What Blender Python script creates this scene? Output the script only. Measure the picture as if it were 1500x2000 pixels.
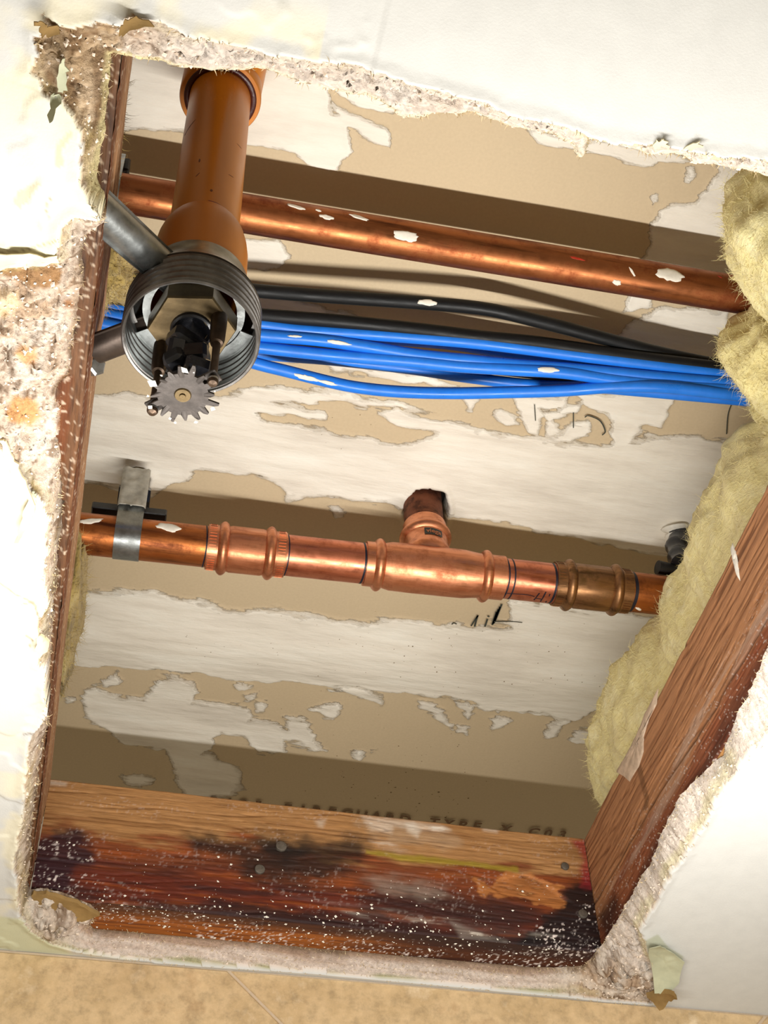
import bpy, math, random
import numpy as np
from mathutils import Matrix, Vector

for o in list(bpy.data.objects): bpy.data.objects.remove(o)
random.seed(7); RNG = np.random.RandomState(11)
SC = bpy.context.scene
COL = SC.collection
# --------------------------------------------------------------------------
# camera: measured from the vanishing points of the joists, the pipes and the
# sprinkler drop.  Millimetres, z = 0 is the underside of the ceiling joists,
# which hangs 2.5 m over the floor; camera 515 mm under it.
# --------------------------------------------------------------------------
CZ = 2500.0
CAMZ = -515.0
F = 2840.0
VZ = np.array([-110., -2500., F]); VZ /= np.linalg.norm(VZ)
VY = np.array([-970., 3270., F]); VY /= np.linalg.norm(VY); VY -= VZ * (VZ @ VY); VY /= np.linalg.norm(VY)
VX = np.cross(VY, VZ)
def ray(u, v):
    d = np.array([u - 750., v - 1000., F]); return np.array([d @ VX, d @ VY, d @ VZ])
def at(u, v, z):
    r = ray(u, v); return r * (z - CAMZ) / r[2] + np.array([0, 0, CAMZ])
def ony(u, v, y):
    r = ray(u, v); return r * y / r[1] + np.array([0, 0, CAMZ])
def onx(u, v, x):
    r = ray(u, v); return r * x / r[0] + np.array([0, 0, CAMZ])
def pxof(P):
    P = np.asarray(P, float)
    c = P[..., 0:1] * VX + P[..., 1:2] * VY + (P[..., 2:3] - CAMZ) * VZ
    return np.stack([c[..., 0] / c[..., 2] * F + 750, c[..., 1] / c[..., 2] * F + 1000], -1)

cam = bpy.data.cameras.new('camera'); camo = bpy.data.objects.new('camera', cam); COL.objects.link(camo)
right = Vector((VX[0], VY[0], VZ[0])); up = -Vector((VX[1], VY[1], VZ[1])); back = -Vector((VX[2], VY[2], VZ[2]))
m = Matrix((right, up, back)).transposed().to_4x4(); m.translation = Vector((0, 0, (CZ + CAMZ) / 1000))
camo.matrix_world = m
cam.sensor_fit = 'VERTICAL'; cam.sensor_height = 36; cam.sensor_width = 27; cam.lens = F / 2000 * 36
cam.clip_start = 0.01
SC.camera = camo

w = bpy.data.worlds.new('room'); SC.world = w; w.use_nodes = True
w.node_tree.nodes['Background'].inputs[0].default_value = (1.0, .85, .62, 1)
w.node_tree.nodes['Background'].inputs[1].default_value = 0.31
# the lamp bar just under the hole: a row of LEDs that faces the ceiling
LX0, LX1, LY, LZ, LN, LP = -118., 455., 436., -282., 42, 4.55
for i in range(LN):
    ld = bpy.data.lights.new('lamp_bar_led', 'AREA'); ld.shape = 'DISK'; ld.size = 0.008
    ld.energy = LP / LN; ld.color = (1.0, .97, .925)
    lo = bpy.data.objects.new('lamp_bar_led', ld); COL.objects.link(lo)
    lo.location = ((LX0 + (LX1 - LX0) * i / (LN - 1)) / 1000, LY / 1000, (CZ + LZ) / 1000)
    lo.rotation_euler = (math.pi, 0, 0)
SC.view_settings.view_transform = 'Standard'; SC.view_settings.look = 'None'
SC.view_settings.exposure = 0.0; SC.view_settings.gamma = 1.0; SC.view_settings.use_curve_mapping = False
SC.cycles.max_bounces = 8

# --------------------------------------------------------------------------
# noise and painting helpers
# --------------------------------------------------------------------------
_T = RNG.rand(256, 256)
def vnoise(x, y, seed=0):
    x = np.asarray(x, float) + seed * 17.31; y = np.asarray(y, float) + seed * 9.77
    xi = np.floor(x).astype(int); yi = np.floor(y).astype(int)
    fx = x - xi; fy = y - yi; fx = fx * fx * (3 - 2 * fx); fy = fy * fy * (3 - 2 * fy)
    a = _T[xi & 255, yi & 255]; b = _T[(xi + 1) & 255, yi & 255]; c = _T[xi & 255, (yi + 1) & 255]; d = _T[(xi + 1) & 255, (yi + 1) & 255]
    return (a * (1 - fx) + b * fx) * (1 - fy) + (c * (1 - fx) + d * fx) * fy
def fbm(x, y, sc=10., oct=4, seed=0):
    s = 0; a = 1.; t = 0; sx, sy = (sc if isinstance(sc, tuple) else (sc, sc))
    for i in range(oct):
        s = s + a * vnoise(np.asarray(x) / sx * 2 ** i, np.asarray(y) / sy * 2 ** i, seed + i * 3); t += a; a *= .5
    return s / t
def ridge(x, y, sc, oct=4, seed=0):
    return 1 - np.abs(fbm(x, y, sc, oct, seed) * 2 - 1) * 2
def psdf(U, V, poly):
    P = np.asarray(poly, float); shp = np.shape(U); U = np.ravel(U); V = np.ravel(V)
    d = np.full(U.shape, 1e9); ins = np.zeros(U.shape, bool)
    n = len(P)
    for i in range(n):
        a = P[i]; b = P[(i + 1) % n]; e = b - a; L = max(e @ e, 1e-9)
        t = np.clip(((U - a[0]) * e[0] + (V - a[1]) * e[1]) / L, 0, 1)
        dd = (U - a[0] - t * e[0]) ** 2 + (V - a[1] - t * e[1]) ** 2
        d = np.minimum(d, dd)
        if a[1] != b[1]:
            c = ((a[1] > V) != (b[1] > V)) & (U < (b[0] - a[0]) * (V - a[1]) / (b[1] - a[1]) + a[0])
            ins ^= c
    d = np.sqrt(d)
    return np.where(ins, d, -d).reshape(shp)
def lin(r, g, b):
    f = lambda c: ((c / 255 + .055) / 1.055) ** 2.4 if c > 10 else c / 255 / 12.92
    return np.array([f(r), f(g), f(b)])
def ss(x, a, b):
    t = np.clip((x - a) / (b - a), 0, 1); return t * t * (3 - 2 * t)
def mixc(c, col, m):
    return c * (1 - m[..., None]) + np.asarray(col) * m[..., None]

# --------------------------------------------------------------------------
# materials
# --------------------------------------------------------------------------
def newmat(name):
    m = bpy.data.materials.new(name); m.use_nodes = True
    nt = m.node_tree; return m, nt, nt.nodes['Principled BSDF']
def nd(nt, t, **k):
    n = nt.nodes.new(t)
    for a, b in k.items(): setattr(n, a, b)
    return n
def coords(nt, scale=(1, 1, 1), kind='Object'):
    tc = nd(nt, 'ShaderNodeTexCoord'); mp = nd(nt, 'ShaderNodeMapping'); mp.inputs['Scale'].default_value = scale
    nt.links.new(tc.outputs[kind], mp.inputs['Vector']); return mp.outputs[0]
def noise(nt, vec, scale, detail=4, rough=.55):
    n = nd(nt, 'ShaderNodeTexNoise'); n.inputs['Scale'].default_value = scale; n.inputs['Detail'].default_value = detail
    n.inputs['Roughness'].default_value = rough; nt.links.new(vec, n.inputs['Vector']); return n.outputs['Fac']
def ramp(nt, fac, stops):
    r = nd(nt, 'ShaderNodeValToRGB'); el = r.color_ramp.elements
    while len(el) < len(stops): el.new(.5)
    for e, (p, c) in zip(el, stops): e.position = p; e.color = (*c, 1) if len(c) == 3 else c
    nt.links.new(fac, r.inputs[0]); return r.outputs[0]
def bump(nt, b, h, strength, dist=.001, prev=None):
    n = nd(nt, 'ShaderNodeBump'); n.inputs['Strength'].default_value = strength; n.inputs['Distance'].default_value = dist
    nt.links.new(h, n.inputs['Height'])
    if prev is not None: nt.links.new(prev, n.inputs['Normal'])
    nt.links.new(n.outputs[0], b.inputs['Normal']); return n.outputs[0]
def vcol_mat(name, rough=.8, var=.25, nscale=300, stretch=(1, 1, 1), bstr=.4, bdist=.0008, spec=.3, bscale=None):
    """colour from the painted attribute, broken up with fine procedural grain"""
    m, nt, b = newmat(name)
    at_ = nd(nt, 'ShaderNodeAttribute', attribute_name='Col')
    v = coords(nt, stretch)
    n1 = noise(nt, v, nscale, 5)
    g = ramp(nt, n1, [(.25, (1 - var,) * 3), (.75, (1 + var * .6,) * 3)])
    mx = nd(nt, 'ShaderNodeMix', data_type='RGBA', blend_type='MULTIPLY'); mx.inputs[0].default_value = 1
    nt.links.new(at_.outputs['Color'], mx.inputs[6]); nt.links.new(g, mx.inputs[7])
    nt.links.new(mx.outputs[2], b.inputs['Base Color'])
    b.inputs['Roughness'].default_value = rough; b.inputs['Specular IOR Level'].default_value = spec
    n2 = noise(nt, v, bscale or nscale * 1.3, 6, .65)
    bump(nt, b, n2, bstr, bdist)
    return m
def plain_mat(name, col, rough=.5, metal=0., var=.2, nscale=200, bstr=.15, stretch=(1, 1, 1), spec=.5, dark=None, coat=0):
    m, nt, b = newmat(name)
    v = coords(nt, stretch); n1 = noise(nt, v, nscale, 6, .6)
    c = np.array(col); d = np.array(dark) if dark is not None else c * (1 - var)
    g = ramp(nt, n1, [(.3, tuple(d)), (.7, tuple(np.minimum(c * (1 + var * .4), 1)))])
    nt.links.new(g, b.inputs['Base Color'])
    b.inputs['Metallic'].default_value = metal; b.inputs['Specular IOR Level'].default_value = spec
    rr = ramp(nt, noise(nt, v, nscale * .4, 5), [(.3, (max(rough - .12, .05),) * 3), (.7, (min(rough + .15, 1),) * 3)])
    nt.links.new(rr, b.inputs['Roughness']); b.inputs['Coat Weight'].default_value = coat
    bump(nt, b, noise(nt, v, nscale * 1.7, 6), bstr, .0004)
    return m
def copper_mat(name, base, dark, rough=.28, streak=1., stainc=None, bstr=.08):
    m, nt, b = newmat(name)
    v = coords(nt, (1 if streak else 4, 12, 12))
    v2 = coords(nt, (1, 1, 1))
    n1 = noise(nt, v, 14, 6, .65); n2 = noise(nt, v2, 60, 6, .7)
    g = ramp(nt, n1, [(.28, dark), (.5, base), (.75, tuple(min(c * 1.15, 1) for c in base))])
    mx = nd(nt, 'ShaderNodeMix', data_type='RGBA'); nt.links.new(g, mx.inputs[6])
    mx.inputs[7].default_value = (*(stainc or dark), 1)
    st = ramp(nt, n2, [(.52, (0, 0, 0)), (.68, (.75,) * 3)]); nt.links.new(st, mx.inputs[0])
    nt.links.new(mx.outputs[2], b.inputs['Base Color'])
    b.inputs['Metallic'].default_value = .92
    rr = ramp(nt, n2, [(.35, (rough,) * 3), (.7, (min(rough + .28, 1),) * 3)]); nt.links.new(rr, b.inputs['Roughness'])
    bump(nt, b, noise(nt, v, 45, 6, .7), bstr, .0005)
    return m
M = {}
M['ceiling'] = vcol_mat('painted_gypsum_board', .75, .05, 90, bstr=.25, bdist=.0006, spec=.2, bscale=900)
M['gypsum'] = vcol_mat('broken_gypsum', .95, .3, 420, bstr=.9, bdist=.0016, spec=.05, bscale=500)
M['wood'] = vcol_mat('softwood', .62, .3, 90, (1, 14, 14), bstr=.5, bdist=.0008, spec=.3)
M['wood_y'] = vcol_mat('softwood_along_y', .62, .3, 90, (14, 1, 14), bstr=.5, bdist=.0008, spec=.25)
M['steel'] = plain_mat('galvanised_steel', (.30, .315, .31), .36, .9, .35, 160, .25)
M['steel_thread'] = plain_mat('threaded_zinc_steel', (.2, .19, .18), .42, .85, .4, 130, .3)
M['steel_bright'] = plain_mat('bright_zinc', (.42, .44, .45), .34, .9, .3, 200, .2)
M['brass'] = plain_mat('tarnished_brass', (.15, .105, .05), .42, .75, .35, 130, .2)
M['bronze'] = plain_mat('dull_bronze', (.075, .048, .03), .42, .7, .4, 180, .2)
M['deflector'] = plain_mat('dull_nickel', (.06, .05, .044), .55, .5, .3, 250, .3)
M['black'] = plain_mat('black_rubber', (.012, .012, .013), .4, 0, .4, 250, .3)
M['black_lump'] = plain_mat('dark_enamel', (.012, .013, .018), .28, 0, .4, 150, .4)
M['orange'] = plain_mat('orange_cpvc', lin(200, 120, 24), .36, 0, .1, 60, .06, (1, 1, .3))
M['red_glue'] = plain_mat('solvent_cement', lin(70, 22, 14), .35, 0, .3, 300, .4)
M['blue'] = plain_mat('blue_pvc', lin(28, 118, 222), .36, 0, .12, 120, .1)
M['blackcable'] = plain_mat('black_pvc', (.006, .007, .008), .5, 0, .3, 300, .3, (.3, 1, 1), spec=.3)
M['mud'] = plain_mat('dried_joint_compound', lin(232, 227, 214), .75, 0, .12, 200, .5, spec=.2)
M['wool'] = None
M['copper_old'] = copper_mat('weathered_copper', lin(180, 108, 58), lin(100, 54, 32), .3)
M['copper_up'] = copper_mat('aged_copper', lin(158, 98, 60), lin(88, 50, 28), .33, stainc=tuple(lin(118, 54, 28)))
M['copper_new'] = copper_mat('bright_copper', lin(206, 128, 96), lin(156, 86, 58), .26, bstr=.04)
M['copper_press'] = copper_mat('press_fitting_copper', lin(212, 142, 104), lin(158, 94, 62), .3, bstr=.1)
M['copper_brown'] = copper_mat('oxidised_copper', lin(150, 110, 74), lin(70, 48, 28), .32, stainc=tuple(lin(92, 68, 34)), bstr=.2)
M['copper_riser'] = copper_mat('scorched_copper', lin(120, 74, 54), lin(45, 30, 24), .55, streak=0, stainc=tuple(lin(60, 44, 40)), bstr=.3)
M['ink'] = plain_mat('blue_black_marker', lin(12, 9, 26), .5, 0, .1, 100, .0)
M['graphite'] = plain_mat('pencil_marks', lin(60, 64, 56), .6, 0, .2, 100, .0)
M['print'] = plain_mat('printed_ink', lin(128, 98, 68), .8, 0, .3, 500, .0)
M['blackprint'] = plain_mat('black_print', lin(24, 26, 18), .5, 0, .2, 500, .0)
M['nail'] = plain_mat('grey_nail', (.15, .13, .105), .55, .5, .35, 500, .4)

def wool_mat(name, c1, c2, c3):
    m, nt, b = newmat(name)
    v = coords(nt, (1, 1, 1)); n1 = noise(nt, v, 28, 6, .65); n2 = noise(nt, coords(nt, (3, .8, 3)), 160, 6, .7)
    g = ramp(nt, n1, [(.3, c1), (.52, c2), (.72, c3)])
    g2 = ramp(nt, n2, [(.3, (.96, .89, .72)), (.62, (1.13, 1.12, 1.08))])
    mx = nd(nt, 'ShaderNodeMix', data_type='RGBA', blend_type='MULTIPLY'); mx.inputs[0].default_value = 1
    nt.links.new(g, mx.inputs[6]); nt.links.new(g2, mx.inputs[7]); nt.links.new(mx.outputs[2], b.inputs['Base Color'])
    b.inputs['Roughness'].default_value = 1; b.inputs['Specular IOR Level'].default_value = .05
    b.inputs['Sheen Weight'].default_value = .25
    bump(nt, b, n2, .9, .002)
    return m
M['wool'] = wool_mat('yellow_mineral_wool', tuple(lin(226, 214, 166)), tuple(lin(242, 232, 172)), tuple(lin(250, 245, 208)))
M['wool_dark'] = wool_mat('dusty_mineral_wool', tuple(lin(128, 108, 62)), tuple(lin(180, 158, 96)), tuple(lin(206, 190, 130)))

def upper_board_mat():
    m, nt, b = newmat('smeared_gypsum_board')
    a = nd(nt, 'ShaderNodeAttribute', attribute_name='mud'); sep = nd(nt, 'ShaderNodeSeparateColor'); nt.links.new(a.outputs['Color'], sep.inputs[0])
    v = coords(nt); vs = coords(nt, (.22, 1, 1))
    def math_(op, x, y):
        n = nd(nt, 'ShaderNodeMath', operation=op)
        for i, q in enumerate((x, y)):
            if isinstance(q, (int, float)): n.inputs[i].default_value = q
            else: nt.links.new(q, n.inputs[i])
        return n.outputs[0]
    n1 = noise(nt, vs, 160, 7, .7)
    s = math_('ADD', sep.outputs[0], math_('MULTIPLY', math_('SUBTRACT', n1, .5), .34))
    mask = ramp(nt, s, [(.47, (0, 0, 0)), (.50, (.6, .6, .6)), (.56, (1, 1, 1))])
    paper = ramp(nt, noise(nt, v, 500, 5), [(.3, tuple(lin(196, 177, 146))), (.7, tuple(lin(202, 183, 151)))])
    mudc = ramp(nt, noise(nt, vs, 45, 6, .6), [(.3, tuple(lin(216, 208, 194))), (.5, tuple(lin(232, 225, 211))), (.7, tuple(lin(240, 236, 224)))])
    mx = nd(nt, 'ShaderNodeMix', data_type='RGBA'); nt.links.new(mask, mx.inputs[0]); nt.links.new(paper, mx.inputs[6]); nt.links.new(mudc, mx.inputs[7])
    # mildew specks, thick where the painted mask says so
    vo = nd(nt, 'ShaderNodeTexVoronoi'); vo.inputs['Scale'].default_value = 190; nt.links.new(v, vo.inputs['Vector'])
    vo2 = nd(nt, 'ShaderNodeTexNoise'); vo2.inputs['Scale'].default_value = 70; nt.links.new(v, vo2.inputs['Vector'])
    lim = math_('MULTIPLY', math_('MULTIPLY', sep.outputs[1], .32), math_('SUBTRACT', vo2.outputs['Fac'], .38))
    sp = math_('LESS_THAN', vo.outputs['Distance'], math_('MULTIPLY', lim, 2.1))
    mx2 = nd(nt, 'ShaderNodeMix', data_type='RGBA'); mx2.inputs[7].default_value = (*lin(128, 108, 80), 1)
    nt.links.new(sp, mx2.inputs[0]); nt.links.new(mx.outputs[2], mx2.inputs[6])
    # shade of the unlit cavity, painted near-black inside the recessed pipe holes
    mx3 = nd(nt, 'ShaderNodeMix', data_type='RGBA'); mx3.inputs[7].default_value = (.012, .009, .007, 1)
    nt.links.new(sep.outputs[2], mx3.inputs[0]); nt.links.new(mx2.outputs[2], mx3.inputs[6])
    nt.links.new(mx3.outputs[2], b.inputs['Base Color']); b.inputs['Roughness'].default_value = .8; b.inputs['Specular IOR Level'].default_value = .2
    h = math_('ADD', math_('MULTIPLY', mask, .15), math_('MULTIPLY', math_('MULTIPLY', noise(nt, vs, 60, 8, .6), mask), 2.2))
    bump(nt, b, h, .8, .0016)
    return m
M['upper'] = upper_board_mat()

def trav_mat():
    m, nt, b = newmat('travertine')
    v = coords(nt, (1, 1, 1)); n1 = noise(nt, v, 22, 8, .68); n2 = noise(nt, v, 130, 6, .7)
    g = ramp(nt, n1, [(.3, tuple(lin(176, 144, 104))), (.45, tuple(lin(208, 180, 138))), (.58, tuple(lin(192, 164, 122))), (.72, tuple(lin(222, 200, 166)))])
    g2 = ramp(nt, n2, [(.3, (.72,) * 3), (.5, (1,) * 3), (.72, (1.15,) * 3)])
    mx = nd(nt, 'ShaderNodeMix', data_type='RGBA', blend_type='MULTIPLY'); mx.inputs[0].default_value = 1
    nt.links.new(g, mx.inputs[6]); nt.links.new(g2, mx.inputs[7]); nt.links.new(mx.outputs[2], b.inputs['Base Color'])
    b.inputs['Roughness'].default_value = .5
    bump(nt, b, n2, .3, .0008)
    return m
M['travertine'] = trav_mat()
M['grout'] = plain_mat('grout', lin(196, 176, 150), .9, 0, .1, 300, .3)

# --------------------------------------------------------------------------
# object helpers (all geometry in mm, parents carry the origin)
# --------------------------------------------------------------------------
ORG = {}
def tagit(o, label=None, cat=None, group=None, kind=None):
    if label: o['label'] = label
    if cat: o['category'] = cat
    if group: o['group'] = group
    if kind: o['kind'] = kind
    return o
def thing(name, label, cat, loc, group=None):
    o = bpy.data.objects.new(name, None); COL.objects.link(o)
    o.empty_display_size = .02
    o.location = (loc[0] / 1000, loc[1] / 1000, (loc[2] + CZ) / 1000); ORG[o.name] = np.array(loc, float)
    return tagit(o, label, cat, group)
def place(me, name, mat, parent, origin):
    o = bpy.data.objects.new(name, me); COL.objects.link(o)
    if mat is not None: me.materials.append(mat)
    if parent is not None:
        o.parent = parent; rel = np.asarray(origin) - ORG[parent.name]
        o.location = tuple(rel / 1000)
    else:
        o.location = (origin[0] / 1000, origin[1] / 1000, (origin[2] + CZ) / 1000)
    ORG[o.name] = np.asarray(origin, float)
    return o
def mk(name, V, Fc, mat, parent=None, smooth=True, label=None, kind=None, cat=None, group=None, origin=None):
    V = np.asarray(V, float)
    if origin is None: origin = ORG[parent.name] if parent is not None else V.mean(0)
    me = bpy.data.meshes.new(name); me.from_pydata([tuple(p) for p in (V - origin) / 1000], [], [tuple(int(i) for i in f) for f in Fc])
    me.validate(); me.update()
    if smooth:
        me.polygons.foreach_set('use_smooth', [True] * len(me.polygons))
        if smooth == 'auto': me.set_sharp_from_angle(angle=math.radians(38))
    return tagit(place(me, name, mat, parent, origin), label, cat, group, kind)
def mkgrid(name, P, mat, parent=None, keep=None, cols=None, attr='Col', label=None, kind=None, cat=None, flip=False, extra=None, origin=None):
    """P (n,m,3) surface grid; cols (n,m,3)"""
    n, m_ = P.shape[:2]; idx = np.arange(n * m_).reshape(n, m_)
    q = np.stack([idx[:-1, :-1], idx[1:, :-1], idx[1:, 1:], idx[:-1, 1:]], -1)
    if keep is not None: q = q[keep]
    q = q.reshape(-1, 4)
    if flip: q = q[:, ::-1]
    V = P.reshape(-1, 3); C = None if cols is None else np.asarray(cols).reshape(-1, 3)
    used = np.unique(q); re = np.full(n * m_, -1); re[used] = np.arange(len(used)); V = V[used]; q = re[q]
    if C is not None: C = C[used]
    if extra is not None:   # (verts, quads, colours) appended
        ev, eq, ec = extra; q = np.vstack([q, np.asarray(eq) + len(V)]); V = np.vstack([V, ev]); C = np.vstack([C, ec])
    if origin is None: origin = ORG[parent.name] if parent is not None else V.mean(0)
    me = bpy.data.meshes.new(name)
    me.vertices.add(len(V)); me.vertices.foreach_set('co', ((V - origin) / 1000).astype(np.float32).ravel())
    me.loops.add(q.size); me.loops.foreach_set('vertex_index', q.astype(np.int32).ravel())
    me.polygons.add(len(q)); me.polygons.foreach_set('loop_start', np.arange(0, q.size, 4, dtype=np.int32))
    me.polygons.foreach_set('loop_total', np.full(len(q), 4, np.int32)); me.polygons.foreach_set('use_smooth', np.ones(len(q), bool))
    me.update(calc_edges=True)
    if C is not None:
        a = me.color_attributes.new(attr, 'FLOAT_COLOR', 'POINT'); a.data.foreach_set('color', np.hstack([C, np.ones((len(C), 1))]).astype(np.float32).ravel())
    return tagit(place(me, name, mat, parent, origin), label, cat, None, kind)
def basis(ax):
    ax = np.asarray(ax, float); ax = ax / np.linalg.norm(ax)
    h = np.array([0, 0, 1.]) if abs(ax[2]) < .9 else np.array([1., 0, 0])
    u = np.cross(h, ax); u /= np.linalg.norm(u); v = np.cross(ax, u); return u, v, ax
def lathe(prof, c, ax, seg=64, closed=False):
    """prof [(axial, radius)]"""
    u, v, a = basis(ax); V = []; Fc = []
    for (t, r) in prof:
        for k in range(seg):
            th = 2 * math.pi * k / seg; V.append(np.asarray(c) + a * t + r * (u * math.cos(th) + v * math.sin(th)))
    n = len(prof)
    for i in range(n - 1 + (1 if closed else 0)):
        for k in range(seg):
            i2 = (i + 1) % n
            Fc.append((i * seg + k, i * seg + (k + 1) % seg, i2 * seg + (k + 1) % seg, i2 * seg + k))
    return np.array(V), Fc
def capped(V, Fc, seg, n):
    return V, Fc + [tuple(range(seg))[::-1], tuple((n - 1) * seg + k for k in range(seg))]
def tube(pts, r, seg=16, cap=True):
    pts = np.asarray(pts, float); n = len(pts); rr = np.full(n, r) if np.isscalar(r) else np.asarray(r, float)
    T = np.gradient(pts, axis=0); T /= np.linalg.norm(T, axis=1)[:, None]
    u, v, _ = basis(T[0]); V = []; Fc = []
    for i in range(n):
        u = u - T[i] * (u @ T[i]); u /= np.linalg.norm(u); v = np.cross(T[i], u)
        for k in range(seg):
            th = 2 * math.pi * k / seg; V.append(pts[i] + rr[i] * (u * math.cos(th) + v * math.sin(th)))
    for i in range(n - 1):
        for k in range(seg): Fc.append((i * seg + k, i * seg + (k + 1) % seg, (i + 1) * seg + (k + 1) % seg, (i + 1) * seg + k))
    if cap: Fc += [tuple(range(seg))[::-1], tuple((n - 1) * seg + k for k in range(seg))]
    return np.array(V), Fc
def spline(pts, n=80):
    P = np.asarray(pts, float); P = np.vstack([2 * P[0] - P[1], P, 2 * P[-1] - P[-2]]); out = []
    k = len(P) - 3; per = max(2, n // k)
    for i in range(k):
        p0, p1, p2, p3 = P[i:i + 4]
        for j in range(per):
            t = j / per
            out.append(.5 * ((2 * p1) + (p2 - p0) * t + (2 * p0 - 5 * p1 + 4 * p2 - p3) * t * t + (3 * p1 - p0 - 3 * p2 + p3) * t ** 3))
    out.append(P[-2]); return np.array(out)
def box(c, s, R=None, bev=.0):
    c = np.asarray(c, float); h = np.asarray(s, float) / 2
    if bev <= 0:
        V = np.array([[x, y, z] for x in (-1, 1) for y in (-1, 1) for z in (-1, 1)]) * h
        Fc = [(0, 1, 3, 2), (4, 6, 7, 5), (0, 4, 5, 1), (2, 3, 7, 6), (0, 2, 6, 4), (1, 5, 7, 3)]
    else:   # chamfered box: 24 verts
        V = []; ids = {}
        for sx in (-1, 1):
            for sy in (-1, 1):
                for sz in (-1, 1):
                    for a in range(3):
                        p = np.array([sx, sy, sz]) * (h - bev); p[a] = (sx, sy, sz)[a] * h[a]
                        ids[(sx, sy, sz, a)] = len(V); V.append(p)
        V = np.array(V); Fc = []
        for a in range(3):
            b_, c_ = (a + 1) % 3, (a + 2) % 3
            for s_ in (-1, 1):
                f = []
                for (q1, q2) in ((-1, -1), (1, -1), (1, 1), (-1, 1)):
                    k = [0, 0, 0]; k[a] = s_; k[b_] = q1; k[c_] = q2; f.append(ids[(*k, a)])
                Fc.append(tuple(f) if s_ > 0 else tuple(f[::-1]))
            for q1 in (-1, 1):
                for q2 in (-1, 1):   # edge along a
                    k1 = [0, 0, 0]; k2 = [0, 0, 0]; k1[a] = -1; k2[a] = 1; k1[b_] = k2[b_] = q1; k1[c_] = k2[c_] = q2
                    f = (ids[(*k1, b_)], ids[(*k2, b_)], ids[(*k2, c_)], ids[(*k1, c_)]); Fc.append(f if q1 * q2 > 0 else f[::-1])
        for sx in (-1, 1):
            for sy in (-1, 1):
                for sz in (-1, 1):
                    f = tuple(ids[(sx, sy, sz, a)] for a in range(3)); Fc.append(f if sx * sy * sz > 0 else f[::-1])
    if R is not None: V = V @ np.asarray(R).T
    return V + c, Fc
def join(*parts):
    V = []; Fc = []; n = 0
    for v, f in parts:
        V.append(v); Fc += [tuple(i + n for i in q) for q in f]; n += len(v)
    return np.vstack(V), Fc
def frame(xa, ya):
    xa = np.asarray(xa, float); xa = xa / np.linalg.norm(xa); za = np.cross(xa, ya); za /= np.linalg.norm(za); ya = np.cross(za, xa)
    return np.stack([xa, ya, za], 1)
def bits(points, normals, size, seed=0, flat=.6):
    """many small irregular chips as one mesh"""
    rs = np.random.RandomState(seed); n = len(points)
    base = np.array([[1, 0, 0], [-1, 0, 0], [0, 1, 0], [0, -1, 0], [0, 0, 1], [0, 0, -1]], float)
    fc = np.array([[0, 2, 4], [2, 1, 4], [1, 3, 4], [3, 0, 4], [2, 0, 5], [1, 2, 5], [3, 1, 5], [0, 3, 5]])
    sz = (rs.rand(n) ** 2.2 * .85 + .15) * size
    V = base[None] * (rs.rand(n, 6, 1) * .8 + .6) * sz[:, None, None]
    V[:, :, 2] *= flat
    th = rs.rand(n) * 6.28; c, s_ = np.cos(th), np.sin(th)
    N = normals / np.linalg.norm(normals, axis=1)[:, None]
    h = np.where(np.abs(N[:, 2:3]) < .9, np.array([[0, 0, 1.]]), np.array([[1., 0, 0]]))
    U = np.cross(h, N); U /= np.linalg.norm(U, axis=1)[:, None]; Wv = np.cross(N, U)
    U2 = U * c[:, None] + Wv * s_[:, None]; W2 = -U * s_[:, None] + Wv * c[:, None]
    P = points[:, None] + V[:, :, 0:1] * U2[:, None] * 1.2 + V[:, :, 1:2] * W2[:, None] + V[:, :, 2:3] * N[:, None]
    Fc = (fc[None] + 6 * np.arange(n)[:, None, None]).reshape(-1, 3)
    return P.reshape(-1, 3), Fc
def hairs(points, normals, length, width, seed=0, n_seg=3, curl=.8):
    rs = np.random.RandomState(seed); n = len(points)
    L = length * (.3 + rs.rand(n) ** 1.5)
    d = normals + rs.randn(n, 3) * curl; d /= np.linalg.norm(d, axis=1)[:, None]
    side = np.cross(d, rs.randn(n, 3)); side /= np.linalg.norm(side, axis=1)[:, None]
    P = points.copy(); rows = []
    for k in range(n_seg + 1):
        wd = width * (1 - k / (n_seg + .3)) / 2
        rows.append(np.stack([P - side * wd, P + side * wd], 1))
        d = d + rs.randn(n, 3) * .45; d /= np.linalg.norm(d, axis=1)[:, None]; P = P + d * (L / n_seg)[:, None]
    V = np.stack(rows, 1).reshape(n, -1, 3); m_ = (n_seg + 1) * 2
    f = []
    for k in range(n_seg): f.append([2 * k, 2 * k + 1, 2 * k + 3, 2 * k + 2])
    Fc = (np.array(f)[None] + m_ * np.arange(n)[:, None, None]).reshape(-1, 4)
    return V.reshape(-1, 3), Fc
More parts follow.
